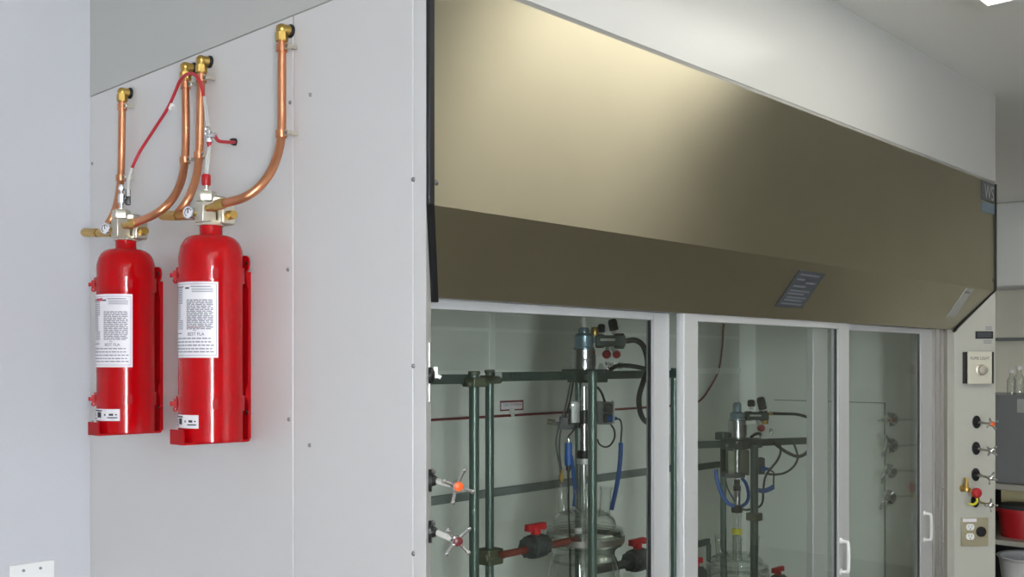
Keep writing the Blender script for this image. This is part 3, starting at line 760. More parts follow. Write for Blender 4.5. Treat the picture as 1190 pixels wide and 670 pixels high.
# low cross bar at the foot of the second upright, with its clamp
ql = P(569, 648, Y=.6)
MB().box((p2.x, p2.y, ql.z), (.06, .055, .045)).cyl((p2.x-.04, p2.y-.02, ql.z), (p2.x+.04, p2.y-.02, ql.z), .010, n=12).build('clamp', 'clampm', t, bevel=.004)
qa, qb = P(571, 653, Y=yb-.055), P(642, 636, Y=yb-.055)
MB().cyl((p2.x-.01, yb-.055, ql.z+.012), (p3.x+.05, yb-.055, ql.z+.012), .0105, n=16).build('support_pipe', 'brown', t)
# motor plate
ax1 = P(678.5, 440, Y=.6); R1 = V((ax1.x, ax1.y, 0))
MB().box((R1.x, R1.y-.015, zbar-.004), (.11, .075, .036)).box((R1.x, R1.y-.01, zbar+.016), (.125, .1, .006)).build('motor_plate', 'bar', t, bevel=.002)

SC1 = ((R1.x-CX)*SA+(R1.y-CY)*CA)/CF   # metres per pixel at the reactor
def zat(py, base=R1):
    F = (base.x-CX)*SA+(base.y-CY)*CA
    return EYE+(HOR-py)/CF*F

def stirrer(name, base, k, ys, label, group):
    """overhead air motor: ys = pixel rows of neck top, cap, shoulder, can top, can bottom"""
    z = [zat(y, base) for y in ys]; o = V((base.x, base.y, 0))
    t = thing(name, (base.x, base.y, z[4]), label, 'stirrer motor', group)
    MB().lathe([(.037*k, z[4]), (.037*k, z[3]), (.034*k, z[3]+.002)], o, n=36).build('motor_can', 'motors', t)
    MB().lathe([(.0375*k, z[4]+.004), (.038*k, z[4]+.03), (.0375*k, z[4]+.032)], o, n=36, cap=False).build('can_band', 'motors', t)
    rr_ = V((CA, -SA, 0)); tc_ = V((-SA, -CA, 0))
    MB().box(o+(rr_*.8+tc_*.6)*.0372*k+UP*(z[4]+(z[3]-z[4])*.45), (.018*k, .004, (z[3]-z[4])*.6), (V((-(rr_*.8+tc_*.6).y, (rr_*.8+tc_*.6).x, 0)), rr_*.8+tc_*.6, UP)).build('terminal_plate', 'dgrey', t)
    MB().lathe([(.034*k, z[3]+.001), (.034*k, z[3]+.006), (.028*k, z[3]+.008), (.030*k, z[3]+.016), (.031*k, z[2]-.006), (.026*k, z[2]), (.018*k, z[2]+.004), (.018*k, z[1]-.008), (.014*k, z[1]-.002), (.008*k, z[1])], o, n=36).build('motor_cap', 'motor', t)
    MB().cyl(o+UP*(z[1]-.002), o+UP*z[0], .0085*k, n=18).build('vent_tube', 'tube', t)
    bl = MB()
    for a in range(8):
        q = o+V((math.cos(a*PI/4+.2), math.sin(a*PI/4+.2), 0))*.031*k+UP*(z[3]+.006); bl.lathe([(.003*k, 0), (.003*k, .003), (.0005, .004)], q, n=8)
    bl.build('cap_bolts', 'zinc', t)
    return t
zp1 = zbar+.019
ys1 = (367, 380, 388, 406, HOR-(zp1-EYE)/SC1)
stirrer('stirrer_motor', R1, .98, ys1, 'silver and blue-grey stirrer motor on the frame behind the left glass door', 'overhead stirrer motors')

def shaft_asm(base, k, ys, label, jac=True):
    """drive shaft, coupling and seal between motor plate and vessel: pixel rows"""
    z = [zat(y, base) for y in ys]; o = V((base.x, base.y, 0))
    t = thing('drive_shaft', (base.x, base.y, z[-1]), label, 'stirrer shaft', 'stirrer drive shafts')
    MB().cyl(o+UP*z[0], o+UP*z[1], .0085*k, n=18).build('shaft', 'chrome', t)
    MB().lathe([(.017*k, z[2]), (.017*k, (z[1]+z[2])/2), (.013*k, (z[1]+z[2])/2), (.013*k, z[1]+.004)], o, n=24).build('coupling', 'blackp', t)
    MB().cyl(o+UP*z[3], o+UP*z[2], .0155*k, n=24).build('sleeve', 'motors', t)
    MB().lathe([(.024*k, z[4]), (.026*k, z[4]+.006), (.026*k, z[3]-.004), (.022*k, z[3])], o, n=28).build('seal', 'blackp', t)
    MB().cyl(o+UP*z[-1], o+UP*z[4], .006*k, n=14).build('stirring_rod', 'chrome', t)
    zz = z[-1]
    imp = MB().box(o+UP*(zz+.03), (.1*k, .006, .03)).cyl(o+UP*zz, o+UP*(zz+.05), .011*k, n=16)
    imp.build('impeller', 'white', t)
    return t
shaft_asm(R1, 1.0, (449, 478, 492, 523, 532, 705), 'chrome stirrer shaft with black couplings above the larger glass reactor')

def vessel(base, k, ys, label, band=None, necks=4):
    """jacketed glass reactor; ys = rows of neck top, neck foot, dome foot, flange top, flange bottom; k scales radii"""
    z = [zat(y, base) for y in ys]; o = V((base.x, base.y, 0)); zbm = z[4]-.33
    t = thing('glass_reactor', (base.x, base.y, zbm), label, 'glass reactor', 'jacketed glass reactors')
    Rf, Rb = .122*k, .102*k
    MB().lathe([(.0185*k, z[1]-.01), (.0165*k, z[1]+.012), (.0165*k, z[0]-.02), (.0185*k, z[0]-.012), (.0185*k, z[0])], o, n=32, cap=False).build('centre_neck', 'ware', t)
    dm = []
    for i in range(9):
        a = i/8*PI/2; dm.append((.018*k+(Rb-.018*k)*math.sin(a), z[2]+(z[1]-z[2])*math.cos(a)**.9 if i < 8 else z[2]))
    lid = MB().lathe(list(reversed(dm)), o, n=48, cap=False).lathe([(Rb, z[2]), (Rb, z[3]+.012), (Rf, z[3]+.004), (Rf, z[3]-.012)], o, n=48, cap=False).build('lid', 'ware', t)
    nk = MB()
    for i in range(necks):
        a = .55+i*2*PI/necks; dx = V((math.cos(a), math.sin(a), 0)); c0 = o+dx*.064*k+UP*(z[2]+(z[1]-z[2])*.5); c1 = o+dx*.070*k+UP*(z[1]+.068*k)
        nk.lathe([(.021*k, 0), (.017*k, .012), (.017*k, (c1-c0).length-.012), (.0195*k, (c1-c0).length-.006), (.0195*k, (c1-c0).length)], c0, c1-c0, 24, cap=False)
    nk.build('side_necks', 'ware', lid)
    MB().lathe([(Rf-.002, z[4]), (Rf+.002, z[4]+.003), (Rf+.003, z[3]-.014), (Rf-.002, z[3]-.012)], o, n=48, cap=False).build('clamp_ring', 'ware', t)
    MB().torus(o+UP*(z[3]-.006), UP, Rf-.004, .006, 48, 8).torus(o+UP*(z[4]+.002), UP, Rf-.006, .006, 48, 8).build('flange', 'ware', t)
    bn = MB().ring(o+UP*((z[3]+z[4])/2-.004), UP, Rf+.0035, Rf+.0055, .018, 48).build('clamp_band', 'smudge', t) if band is None else None
    body = [(Rf-.003, z[4]), (Rb, z[4]-.014), (Rb*.93, z[4]-.03), (Rb*1.0, z[4]-.045), (Rb*1.08, z[4]-.07), (Rb*1.1, z[4]-.1), (Rb*1.1, zbm+.08), (Rb*.9, zbm+.03), (Rb*.4, zbm+.004), (.001, zbm)]
    MB().lathe(list(reversed(body)), o, n=48, cap=False).build('jacket', 'ware', t)
    inn = [(Rb*.95, z[4]-.01), (Rb*.95, zbm+.1), (Rb*.75, zbm+.05), (Rb*.3, zbm+.025), (.001, zbm+.022)]
    MB().lathe(list(reversed(inn)), o, n=48, cap=False).torus(o+UP*(z[4]-.05), UP, Rb*.97, .004, 40, 8).build('inner_vessel', 'ware', t)
    if band is not None:
        zb_ = zat(band, base); MB().ring(o+UP*zb_, UP, .0175*k, .0205*k, .022, 28).build('band', 'yellow', t)
    else:
        MB().ring(o+UP*(z[0]-.006), UP, .0185*k, .0215*k, .018, 28).build('collar', 'white', t)
    # dark probe through a side neck
    pp = o+V((-.05, .02, 0))*k
    MB().tube([pp+UP*(z[1]+.10*k), pp+UP*z[1], pp+V((.006, 0, 0))+UP*(z[4]), pp+V((.008, 0, 0))+UP*(z[4]-.2)], .0028, 8).build('probe', 'cable', t)
    # stand the vessel on three legs
    lg = MB().ring(o+UP*(zbm+.07), UP, Rb*1.1+.001, Rb*1.1+.010, .012, 40)
    for i in range(3):
        a = .3+i*2*PI/3; d = V((math.cos(a), math.sin(a), 0)); lg.cyl(o+d*(Rb*1.1+.005)+UP*.02, o+d*(Rb*1.1+.005)+UP*(zbm+.07), .008, n=12)
    lg.build('stand', 'bar', t)
    return t
vessel(R1, 1.0, (533, 590, 610, 615, 631), 'larger glass reactor vessel with a clamped lid behind the left glass door')

# ---- air regulator beside the motor
def regulator(base, k, pix, label):
    """pix: centre of body, left knob, right knob, two red buttons"""
    F = ((base.x-CX)*SA+(base.y-CY)*CA); m = F/CF
    rr = V((CA, -SA, 0)); ff = V((SA, CA, 0))
    def q(px, py, df=0): return P(px, py, F=F+df)
    b = q(*pix['body'])
    t = thing('air_regulator', b-UP*.03, label, 'air regulator', 'air regulators beside the stirrer motors')
    ax_ = (rr, ff, UP)
    w, h = pix['size']
    MB().box(b, (w*m, .05*k, h*m), ax_).cyl(b-rr*w*m*.5, b-rr*w*m*.2, h*m*.62, n=20).cyl(b+rr*w*m*.12, b+rr*w*m*.48, h*m*.7, n=20).build('manifold', 'bar', t, bevel=.003)
    MB().box(b-ff*.027*k+UP*h*m*.1-rr*.01, (w*m*.5, .004, h*m*.22), ax_).build('name_strip', 'lgrey', t)
    a = q(*pix['link']); MB().cyl(V((base.x, base.y, a.z)), b-rr*w*m*.4, .0075*k, n=14).build('inlet_pipe', 'motor', t)
    (x1, y1, w1, h1), (x2, y2, w2, h2) = pix['k1'], pix['k2']
    for (x_, y_, w_, h_, tilt) in ((x1, y1, w1, h1, 0), (x2, y2, w2, h2, -.22)):
        c = q(x_, y_); up = (UP+rr*tilt).normalized()
        kb = MB().lathe([(w_*m*.5, -h_*m*.5), (w_*m*.5, h_*m*.3), (w_*m*.42, h_*m*.45), (.0005, h_*m*.5)], c, up, 24)
        for i in range(12):
            a_ = i*PI/6; X_, Y_, Z_ = basis(up); kb.cyl(c+(X_*math.cos(a_)+Y_*math.sin(a_))*w_*m*.5-up*h_*m*.42, c+(X_*math.cos(a_)+Y_*math.sin(a_))*w_*m*.5+up*h_*m*.3, w_*m*.05, n=6)
        kb.build('adjusting_knob', 'blackp', t)
        MB().cyl(c-up*h_*m*.5, c-up*h_*m*.5-UP*(.012), w_*m*.32, n=16).build('knob_stem', 'lgrey', t)
        MB().cyl(c+rr*w_*m*.55-up*h_*m*.3, c+rr*w_*m*.55+up*h_*m*.05, w_*m*.2, n=12).build('sight_cap', 'lgrey', t)
    for px, py, r_ in pix['red']:
        c = q(px, py); MB().cyl(b+(c-b)*.2, c, .009*k, n=14).build('bowl_stem', 'lgrey', t)
        MB().lathe([(r_*m, -.012*k), (r_*m, .008*k), (r_*m*.7, .013*k), (.0005, .014*k)], c, -ff, 20).build('button', 'redp', t)
    for px, py in pix['fit']:
        c = q(px, py, .0); MB().cyl(c+UP*.012*k, c-UP*.012*k, .005*k, n=12).lathe([(.008*k, 0), (.008*k, .008*k)], c, UP, 6).build('fitting', 'chrome', t)
    c = q(*pix['brass']); MB().cyl(b+(c-b)*.4, c, .006*k, n=12).lathe([(.009*k, 0), (.009*k, .012*k)], c-rr*.01, rr, 6).build('hose_fitting', 'brass', t)
    c = q(*pix['brass2']); MB().lathe([(.012*k, -.012*k), (.014*k, 0), (.010*k, .014*k), (.0005, .015*k)], c, UP, 14).build('muffler', 'brass', t)
    c = q(*pix['cone']); MB().lathe([(.014*k, -.014*k), (.006*k, .012*k), (.0005, .014*k)], c, UP, 16).build('filter', 'lgrey', t)
    return t
regulator(R1, 1.0, dict(body=(709, 396), size=(34, 13), link=(690, 394), k1=(699, 381, 8, 10), k2=(712.5, 377, 10, 14), red=((705, 411.5, 5.0), (716.5, 411.5, 4.6)), fit=((706, 424), (711, 425), (721, 424)), brass=(728, 396), brass2=(691, 385), cone=(698.5, 427)),
          'air regulator with two black knobs and red buttons beside the larger motor')
# black air hose of the regulator
F1 = SC1*CF
h = [P(a, b, F=F1+d) for a, b, d in ((727, 396, 0), (738, 395, 0), (747, 401, 0), (752, 415, .01), (752, 430, .03), (747, 445, .05), (742.5, 462, .06), (744, 478, .08), (749, 488, .12), (757, 493, .2))]
tag(MB().tube(h, .0088, 14).build('air_hose', 'cable'), 'thick dark air hose curving right of the black-knobbed regulator, behind the left door', 'hose')
h = [P(a, b, F=F1+d) for a, b, d in ((709, 429, 0), (717, 425, -.01), (728, 424.5, -.03), (740, 426, -.03), (752, 429, -.0))]
tag(MB().tube(h, .007, 12).build('air_hose', 'cable'), 'short dark hose lying over the cross bar right of the larger motor', 'hose')

# ---- sensors and boxes under the motor plate
def rbox(t, name, m, px0, py0, px1, py1, F, dep, bevel=.002):
    a, b = P(px0, py0, F=F), P(px1, py1, F=F); c = (a+b)/2; ff = V((SA, CA, 0)); rr = V((CA, -SA, 0))
    return MB().box(c+ff*dep/2, ((b-a).dot(rr), dep, a.z-b.z), (rr, ff, UP)).build(name, m, t, bevel=bevel)
q = P(668.5, 490, F=F1-.03)
t = thing('sensor_bracket', q, 'grey sensor box on a small bracket, left of the chrome shaft', 'sensor box')
rbox(t, 'housing', 'lgrey', 664, 466, 674, 491, F1-.05, .05)
MB().box(P(665.5, 470, F=F1-.052), (.006, .004, .006), (V((CA, -SA, 0)), V((SA, CA, 0)), UP)).build('bolt', 'chrome', t)
mb = MB()
for a, b, c, d in ((648, 492, 668, 498), (650, 484, 660, 496), (642, 490, 652, 494)):
    p0, p1_ = P(a, b, F=F1+.0), P(c, d, F=F1+.0); mb.box((p0+p1_)/2, (abs((p1_-p0).dot(V((CA, -SA, 0)))), .03, p0.z-p1_.z), (V((CA, -SA, 0)), V((SA, CA, 0)), UP))
mb.build('mount', 'dgrey', t, bevel=.002)
MB().cyl(P(636, 489.5, F=F1), P(645, 490.5, F=F1), .008, n=14).build('cable_gland', 'clampm', t)
rbox(t, 'side_plate', 'dgrey', 661, 475, 665, 492, F1-.02, .03)
rbox(t, 'mount', 'dgrey', 664, 490, 692, 497, F1+.0, .05)
q = P(703, 492, F=F1+.05)
t = thing('control_module', q, 'grey control box with a blue plug, right of the front upright', 'control box')
rbox(t, 'housing', 'grey', 695, 467, 711, 493, F1+.02, .06)
rbox(t, 'cover', 'dgrey', 702, 470, 713, 478, F1+.0, .02)
rbox(t, 'end_plate', 'lgrey', 712, 466, 714.5, 492, F1+.0, .05)
rbox(t, 'socket', 'blackp', 702, 481, 706, 491, F1+.0, .02)
a = P(706, 486, F=F1+.01); rr = V((CA, -SA, 0))
MB().lathe([(.011, 0), (.011, .012), (.007, .018), (.005, .03), (.0005, .031)], a, rr, 18).build('plug', 'blue', t)
def cable(pts, F, r, m, label, name='cable', cat='cable', group=None):
    return tag(MB().tube([P(p[0], p[1], F=F+(p[2] if len(p) > 2 else 0)) for p in pts], r, 10).build(name, m), label, cat, group)
cable(((717, 486), (721, 488), (722.5, 496), (722, 505), (721.5, 514)), F1+.01, .0028, 'cable', 'thin cable falling from the blue plug to the blue hose')
cable(((710, 493), (714, 500), (714, 509), (709, 517), (703, 519), (697, 516), (694, 510)), F1+.03, .003, 'cable', 'dark cable loop hanging under the grey control box')
cable(((694, 449), (699, 456), (703, 467)), F1+.03, .004, 'cable', 'short dark cable from the motor plate down to the control box')
cable(((664, 438), (660, 460), (656, 477), (651, 490), (647, 505), (646.5, 520), (650, 538), (652, 549)), F1-.02, .003, 'dgrey', 'grey cable looping down left of the sensor box to a brass end')
cable(((667, 438), (663, 462), (659, 478), (654, 490), (651, 503), (650, 520), (651, 535), (653, 549)), F1+.015, .003, 'dgrey', 'second grey cable close beside the one with the brass end')
q = P(652.5, 552, F=F1)
tag(MB().lathe([(.009, -.012), (.009, 0), (.0065, .001), (.0065, .012), (.0085, .013), (.0085, .018)], q, n=6).cyl(q-UP*.02, q, .004, n=10).build('brass_connector', 'brass'), 'brass connector hanging at the end of the grey cables', 'hose fitting')
cable(((668, 497), (664, 503), (661, 506), (660.5, 512)), F1-.02, .0025, 'cable', 'thin cable arching onto the blue cartridge')
t = thing('blue_cartridge', P(660.5, 538, F=F1-.02), 'small upright blue cartridge with a chrome tip, left of the glass neck', 'cartridge')
a, b = P(660.5, 540, F=F1-.02), P(660.5, 514, F=F1-.02)
MB().cyl(a, b, .0115, n=20).build('body', 'blue', t); MB().lathe([(.007, 0), (.005, .01), (.006, .016), (.0005, .02)], b, n=14).build('tip', 'chrome', t)
MB().lathe([(.008, 0), (.008, -.015), (.004, -.02), (.004, -.05)], a, n=14).build('nozzle', 'blackp', t)
cable(((663.5, 529), (666, 545), (667.5, 560), (668.5, 575), (667, 588)), F1-.01, .0062, 'blue', 'blue hose running from the blue cartridge down into the lid', 'blue_hose', 'hose')
cable(((721.5, 514), (721, 530), (719, 550), (715.5, 570), (710.5, 592)), F1+.0, .0072, 'blue', 'blue hose hanging to the right of the front upright, above the lid', 'blue_hose', 'hose')

# ---- ball valves with red handles
def ballvalve(px, py, F, w, label, r=.03):
    o = P(px, py, F=F); m = F/CF; x = V((1, 0, 0))
    t = thing('ball_valve', o-UP*.03, label, 'ball valve', 'ball valves with red handles')
    MB().lathe([(.5*r, -w), (.95*r, -w), (.95*r, -w*.55), (1.15*r, -w*.5), (1.2*r, 0), (1.15*r, w*.5), (.95*r, w*.55), (.95*r, w), (.5*r, w)], o, x, 28).build('body', 'valve', t)
    for s in (-1, 1):
        rb = MB()
        for i in range(10): 
            a = i*PI/5; rb.cyl(o+x*s*w*.6+V((0, math.cos(a), math.sin(a)))*r*.97, o+x*s*w*.98+V((0, math.cos(a), math.sin(a)))*r*.97, .003, n=6)
        rb.build('union_nut', 'valve', t)
    MB().cyl(o+UP*r*1.1, o+UP*r*1.75, .011, n=16).build('handle_stem', 'redp', t)
    hh = MB().box(o+UP*(r*1.75+.006), (.078, .02, .015)).box(o+UP*(r*1.5), (.026, .02, .022))
    for s in (-1, 1): hh.box(o+UP*(r*1.75-.003)+x*s*.031, (.016, .022, .008))
    hh.build('handle', 'redp', t, bevel=.003)
    return t
FV = (p3.x-.2-CX)*SA+(.565-CY)*CA
qv = P(622, 632, Y=yb-.055)
F2 = (qv.x-CX)*SA+(qv.y-CY)*CA
ballvalve(622.5, 634, F2, .042, 'dark ball valve with a red handle left of the larger reactor')
qv = P(741, 648, Y=yb-.055); F3 = (qv.x-CX)*SA+(qv.y-CY)*CA
ballvalve(741, 650, F3, .048, 'dark ball valve with a red handle right of the larger reactor', .032)
a = P(700, 662, Y=yb-.055)
tag(MB().cyl(P(690, 662, Y=yb-.055), P(758, 649, Y=yb-.055), .014, n=18).build('drain_pipe', 'valve'), 'dark pipe running through the right ball valve, below the larger reactor', 'pipe')

# ---- sign, detection tube on the back liner
a, b = P(580.5, 465.5, Y=LY-.001), P(607.5, 476, Y=LY-.001)
t = thing('warning_sign', ((a.x+b.x)/2, LY-.001, b.z), 'small red-bordered warning sign on the back liner above the thin red tube', 'sign')
MB().bx(a.x, b.x, LY-.004, LY-.0005, b.z, a.z).build('backing', 'label', t)
bd = MB(); w = .005
bd.bx(a.x, b.x, LY-.0048, LY-.004, a.z-.007, a.z).bx(a.x, b.x, LY-.0048, LY-.004, b.z, b.z+w).bx(a.x, a.x+w, LY-.0048, LY-.004, b.z, a.z).bx(b.x-w, b.x, LY-.0048, LY-.004, b.z, a.z)
bd.build('border', 'redw', t)
text_mb('TURN OFF', (a.x+.012, LY-.0046, b.z+.016), (1, 0, 0), (0, 0, 1), .011, width=(b.x-a.x)*.46).build('lettering', 'ink', t)
text_mb('MAIN', (a.x+(b.x-a.x)*.58, LY-.0046, b.z+.016), (1, 0, 0), (0, 0, 1), .011, width=(b.x-a.x)*.32).build('lettering', 'redw', t)
zt_ = P(600, 482, Y=LY-.008).z
def wl(px, py): return P(px, py, Y=LY-.008)
xq = wl(790, 474)
h = [V((LX0+.02, LY-.008, zt_)), V((1.2, LY-.008, zt_)), V((2.0, LY-.008, zt_)), V((xq.x, LY-.008, zt_+.003)), wl(812, 466), wl(825, 450), wl(835, 430), wl(839, 405), wl(840.5, 385), wl(841, 368), V((wl(841, 368).x, LY-.008, 2.2))]
dt = thing('detection_tube', (1.5, LY, zt_), 'thin dark red tube along the back liner, curving up behind the middle door', 'tube')
MB().tube(h, .0045, 10).build('tube', 'redw', dt)
q = P(595.5, 480.5, Y=LY-.012); MB().bx(q.x-.008, q.x+.008, LY-.015, LY-.0005, q.z-.012, q.z+.02).build('clip', 'lgrey', dt)

# ================================================================== SECOND REACTOR
AX2 = P(856.5, 500, Y=.72); R2 = V((AX2.x, AX2.y, 0)); F2_ = (R2.x-CX)*SA+(R2.y-CY)*CA
zb2 = zat(515, R2)
t = thing('lattice_frame', (R2.x, R2.y, .02), 'lower dark green rod frame behind the middle glass door, carrying the smaller motor', 'support frame')
u1, u2 = P(840.5, 560, Y=.82), P(876.5, 560, Y=.62)
post(t, u1.x, u1.y, zb2+.0, .0125); post(t, u2.x, u2.y, zb2+.0, .0155)
ba, bb = P(800, 517, Z=zb2), P(943, 511.5, Z=zb2)
dx_ = (bb-ba).normalized(); dy_ = UP.cross(dx_)
MB().box((ba+bb)/2, ((bb-ba).length, .016, .028), (dx_, dy_, UP)).build('cross_bar', 'bar', t, bevel=.002)
MB().box((R2.x, .70, zb2), (.16, .1, .034)).box((R2.x, R2.y, zb2+.019), (.14, .12, .006)).build('motor_plate', 'bar', t, bevel=.002)
MB().cyl((u1.x, u1.y, zb2-.005), (u2.x, u2.y, zb2-.005), .010, n=14).build('link_rod', 'bar', t)
for px, py in ((844.5, 517.5), (856, 514)):
    MB().lathe([(.006, 0), (.006, .004), (.0005, .006)], P(px, py, Y=.649), (0, -1, 0), 12).build('bolt', 'chrome', t)
zr = zat(543, R2)
MB().bx(P(800, 545, Y=.83).x, u1.x, .835, .85, zr-.012, zr+.012).build('cross_bar', 'bar', t)
zr = P(815, 632, Y=.83).z
MB().bx(P(790, 640, Y=.83).x, P(826.5, 632, Y=.83).x, .835, .85, zr-.012, zr+.012).build('cross_bar', 'bar', t)
MB().cyl(V((P(826, 632, Y=.84).x-.012, .8425, zr-.011)), V((P(826, 632, Y=.84).x-.012, .8425, .02)), .010, n=12).build('upright', 'frame', t)
MB().box((u2.x, u2.y, P(876, 600, Y=.62).z), (.045, .05, .03)).build('clamp', 'clampm', t, bevel=.003)
stirrer('stirrer_motor', R2, .96, (465, 467, 479, 488, HOR-(zb2+.022-EYE)/F2_*CF), 'smaller silver stirrer motor behind the middle glass door', 'overhead stirrer motors')
shaft_asm(R2, .9, (521, 558, 570, 586, 595, 700), 'bright stirrer shaft with black coupling above the reactor with the yellow band')
vessel(R2, 1.02, (596, 641, 652, 656, 672), 'glass reactor with a yellow neck band behind the middle glass door', band=617)
regulator(R2, 1.0, dict(body=(879, 483), size=(26, 9), link=(866, 480), k1=(873, 468, 8, 8), k2=(885, 468, 9, 15), red=((884.5, 497, 4.2),), fit=((896, 501), (884, 506)), brass=(897, 480), brass2=(889, 489), cone=(884, 484)),
          'air regulator with tilted black knob and one red button beside the smaller motor')
h = [P(a, b, F=F2_+d) for a, b, d in ((896, 480, 0), (910, 480.5, 0), (925, 481, .02), (937, 484, .05), (944, 487, .1), (952, 492, .2))]
tag(MB().tube(h, .006, 12).build('air_hose', 'cable'), 'dark air hose running right from the smaller motor regulator', 'hose')
cable(((872, 508), (878, 504), (884, 503)), F2_-.02, .006, 'cable', 'short dark hose on the smaller motor plate', 'air_hose', 'hose')
q = P(839, 506, F=F2_); MB().box(q, (.045, .04, .03)).build('knob_box', 'bar', t, bevel=.004)
# boxes under the plate
t = thing('gearbox', P(857, 560, F=F2_), 'grey gear housing below the smaller motor plate', 'gear housing')
rbox(t, 'housing', 'clampm', 846, 523, 854, 552, F2_-.02, .05); rbox(t, 'housing', 'clampm', 860, 523, 871, 552, F2_-.0, .05)
rbox(t, 'base', 'dgrey', 842, 549, 866, 555, F2_-.02, .06)
t = thing('control_module', P(886, 556, F=F2_), 'dark control box with a blue plug right of the smaller reactor frame', 'control box')
rbox(t, 'housing', 'dgrey', 881, 532, 889, 551, F2_+.02, .05)
MB().lathe([(.012, 0), (.012, .012), (.007, .018), (.004, .034), (.0005, .035)], P(885, 544.5, F=F2_+.0), V((CA, -SA, 0)), 16).build('plug', 'blue', t)
cable(((893, 545), (899, 549), (899, 556), (899, 565)), F2_, .003, 'cable', 'thin cable dropping from the blue plug by the smaller motor')
cable(((906, 513), (907, 525), (903, 535), (895, 545), (889, 555), (887, 570), (886, 583), (881, 589), (868, 592), (862, 591)), F2_-.03, .0045, 'cable', 'dark cable sweeping from the bar down to the seal of the smaller reactor')
cable(((921, 512), (925, 522), (927, 532), (922, 542), (912, 549), (900, 551), (890, 550)), F2_+.02, .0045, 'cable', 'dark cable loop right of the smaller motor, lower of the two hanging loops')
cable(((899, 514), (908, 521), (918, 527), (928, 530), (937, 526), (942, 518), (943, 508)), F2_+.05, .007, 'cable', 'thick dark hose loop hanging from the right end of the bar', 'air_hose', 'hose')
cable(((832, 545), (833, 556), (838, 572), (845, 583), (853, 588)), F2_-.05, .0078, 'blue', 'thick blue hose left of the seal on the smaller reactor', 'blue_hose', 'hose')
cable(((862, 588), (868, 583), (870, 574), (867, 562), (862, 555)), F2_-.05, .007, 'blue', 'blue hose right of the seal on the smaller reactor', 'blue_hose', 'hose')
cable(((880, 569), (888, 570), (896, 567), (899, 565)), F2_-.03, .0095, 'blue', 'short blue hose end right of the front upright by the smaller reactor', 'blue_hose', 'hose')
cable(((843, 557), (846, 568), (851, 577), (854, 582)), F2_-.03, .003, 'cable', 'thin dark cable curving to the seal of the smaller reactor')
qv = P(816, 665, Y=.66)
ballvalve(808, 668, (qv.x-CX)*SA+(qv.y-CY)*CA-.02, .04, 'dark ball valve beside the left edge of the middle door', .028)
ballvalve(904, 676, F2_+.1, .04, 'ball valve whose red handle shows at the bottom of the middle door', .028)

# ================================================================== BACKGROUND TO THE RIGHT OF THE HOOD
XB = 4.35
def bg(px, py, X=XB): return P(px, py, X=X)
zbt = bg(1175, 563).z
t = thing('lab_bench', (XB+.4, .55, 0), 'pale laboratory bench with an open shelf beyond the right end of the hood', 'bench')
yy0, yy1 = -.15, 1.3
MB().bx(XB, XB+.75, yy0, yy1, zbt-.03, zbt).build('worktop', 'bench', t, bevel=.003)
zsh = bg(1175, 629).z
MB().bx(XB+.01, XB+.74, yy0, yy1, zsh-.025, zsh).build('shelf', 'bench', t)
for x_ in (XB+.02, XB+.68):
    for y_ in (yy0, yy1-.05): MB().bx(x_, x_+.05, y_, y_+.05, 0, zbt-.03).build('leg', 'dgrey', t)
MB().bx(XB+.72, XB+.735, yy0, yy1, .1, zbt-.03).build('back_panel', 'plate', t)
zl2 = .12; MB().bx(XB+.01, XB+.74, yy0, yy1, zl2-.02, zl2).build('shelf', 'bench', t)
gz = bg(1175, 459).z
t = thing('equipment_cabinet', (XB+.3, .6, zbt), 'plain grey equipment cabinet standing on the bench beyond the hood', 'equipment cabinet')
MB().bx(XB+.04, XB+.5, .05, 1.1, zbt, gz).build('housing', 'cab', t, bevel=.006)
MB().bx(XB+.036, XB+.04, .08, 1.07, zbt+.03, gz-.12).build('front_panel', 'cab', t)
a = bg(1190, 470, XB+.036); MB().bx(XB+.034, XB+.04, a.y-.1, P(1182, 470, X=XB+.036).y, gz-.09, gz-.02).build('name_plate', 'gtag', t)
def bottle(px, h_, r_, label, m='ware'):
    o = P(px, 458, X=XB+.12); o.z = gz
    t = thing('reagent_bottle', o, label, 'bottle', 'bottles on the grey cabinet')
    MB().lathe([(.001, 0), (r_, 0), (r_, h_*.6), (r_*.45, h_*.75), (r_*.45, h_*.9)], o, n=24).build('bottle', m, t)
    MB().cyl(o+UP*h_*.88, o+UP*h_, r_*.55, n=18).build('cap', 'white', t)
bottle(1175.5, .13, .022, 'small clear bottle on the grey cabinet, nearest the hood')
bottle(1184, .15, .026, 'taller clear bottle on the grey cabinet at the right picture edge')
o = P(1186, 610, X=XB+.2); o.z = zsh; rb = .11
t = thing('bucket', o, 'red plastic bucket on the bench shelf beyond the hood', 'bucket')
zk = bg(1186, 592, XB+.12).z-zsh
MB().lathe([(.001, .004), (rb*.85, 0), (rb, zk-.02), (rb*1.1, zk-.02), (rb*1.1, zk), (rb*1.0, zk), (rb*.83, .01), (.001, .01)], o, n=36).build('pail', 'redp', t)
MB().lathe([(rb*1.08, zk), (rb*.9, zk+.02), (.001, zk+.024)], o, n=36).build('lid', 'dgrey', t)
o2 = P(1174, 575, X=XB+.35); 
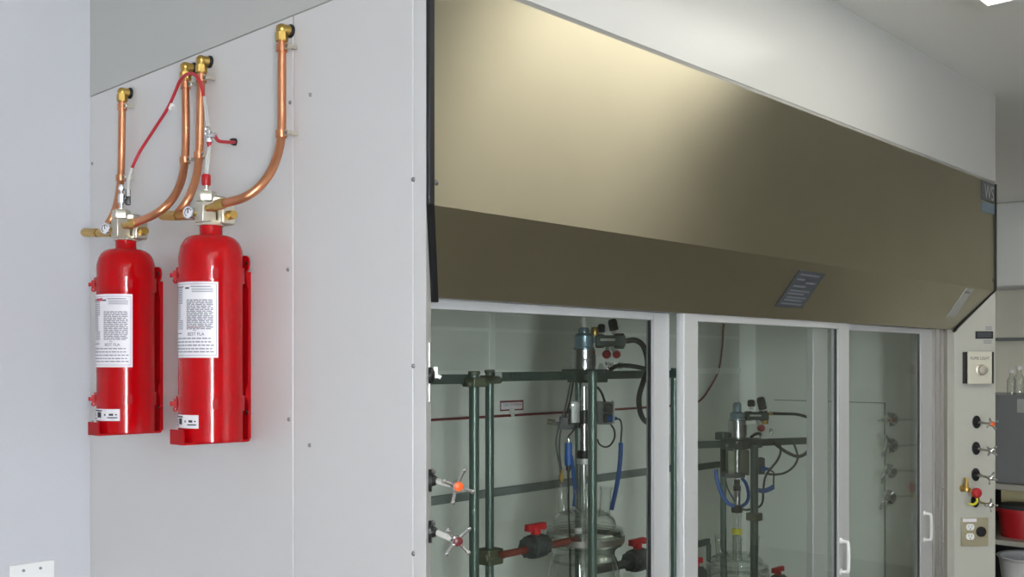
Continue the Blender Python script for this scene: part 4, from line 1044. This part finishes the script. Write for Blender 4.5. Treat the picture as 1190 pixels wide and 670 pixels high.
bxm = MB().bx(XB+.36, XB+.6, o2.y-.3, P(1163, 575, X=XB+.36).y, zsh, zbt-.06)
tag(bxm.build('carton', 'carton', bevel=.004), 'cream carton on the bench shelf behind the red bucket', 'carton')
o3 = P(1176, 668, X=XB+.15)
zc0 = zl2
t = thing('basin', (o3.x+.05, o3.y-.05, zc0), 'white basin on the lowest bench shelf at the bottom right corner', 'basin')
zz = bg(1172, 648, XB+.1).z-zc0
MB().lathe([(.001, 0), (.12, 0), (.17, zz-.02), (.185, zz-.005), (.18, zz), (.165, zz-.004), (.115, .01), (.001, .01)], V((o3.x+.1, o3.y-.08, zc0)), n=40).build('bowl', 'white', t)
# wall cupboards and rail far right
zu0, zu1 = P(1175, 333, X=XR-.35).z, P(1175, 190, X=XR-.35).z
t = thing('wall_cupboard', (XR-.18, .4, zu0), 'pale grey wall cupboard high on the far wall beyond the hood', 'cupboard')
MB().bx(XR-.35, XR-.001, -.6, D-.01, zu0, ZC-.002).build('carcass', 'lgrey', t)
MB().bx(XR-.37, XR-.35, -.6, .3, zu0+.005, ZC-.002).build('door', 'lgrey', t, bevel=.003)
MB().bx(XR-.37, XR-.35, .305, D-.01, zu0+.005, ZC-.002).build('door', 'lgrey', t, bevel=.003)
zr = P(1175, 394, X=XR).z
tag(MB().bx(XR-.04, XR-.0005, -.6, D-.01, zr-.012, zr+.012).build('wall_rail', 'rail'), 'grey rail along the far wall under the cupboard', 'rail')

# ================================================================== world and colour
w = bpy.data.worlds.new('world'); SC.world = w; w.use_nodes = True
w.node_tree.nodes['Background'].inputs[0].default_value = (.8, .9, 1, 1); w.node_tree.nodes['Background'].inputs[1].default_value = .3
SC.view_settings.view_transform = 'Standard'; SC.view_settings.look = 'None'
SC.view_settings.exposure = .22; SC.view_settings.gamma = 1; SC.view_settings.use_curve_mapping = False
SC.cycles.use_denoising = True
SC.cycles.max_bounces = 14; SC.cycles.diffuse_bounces = 5; SC.cycles.glossy_bounces = 5; SC.cycles.transparent_max_bounces = 40; SC.cycles.transmission_bounces = 8
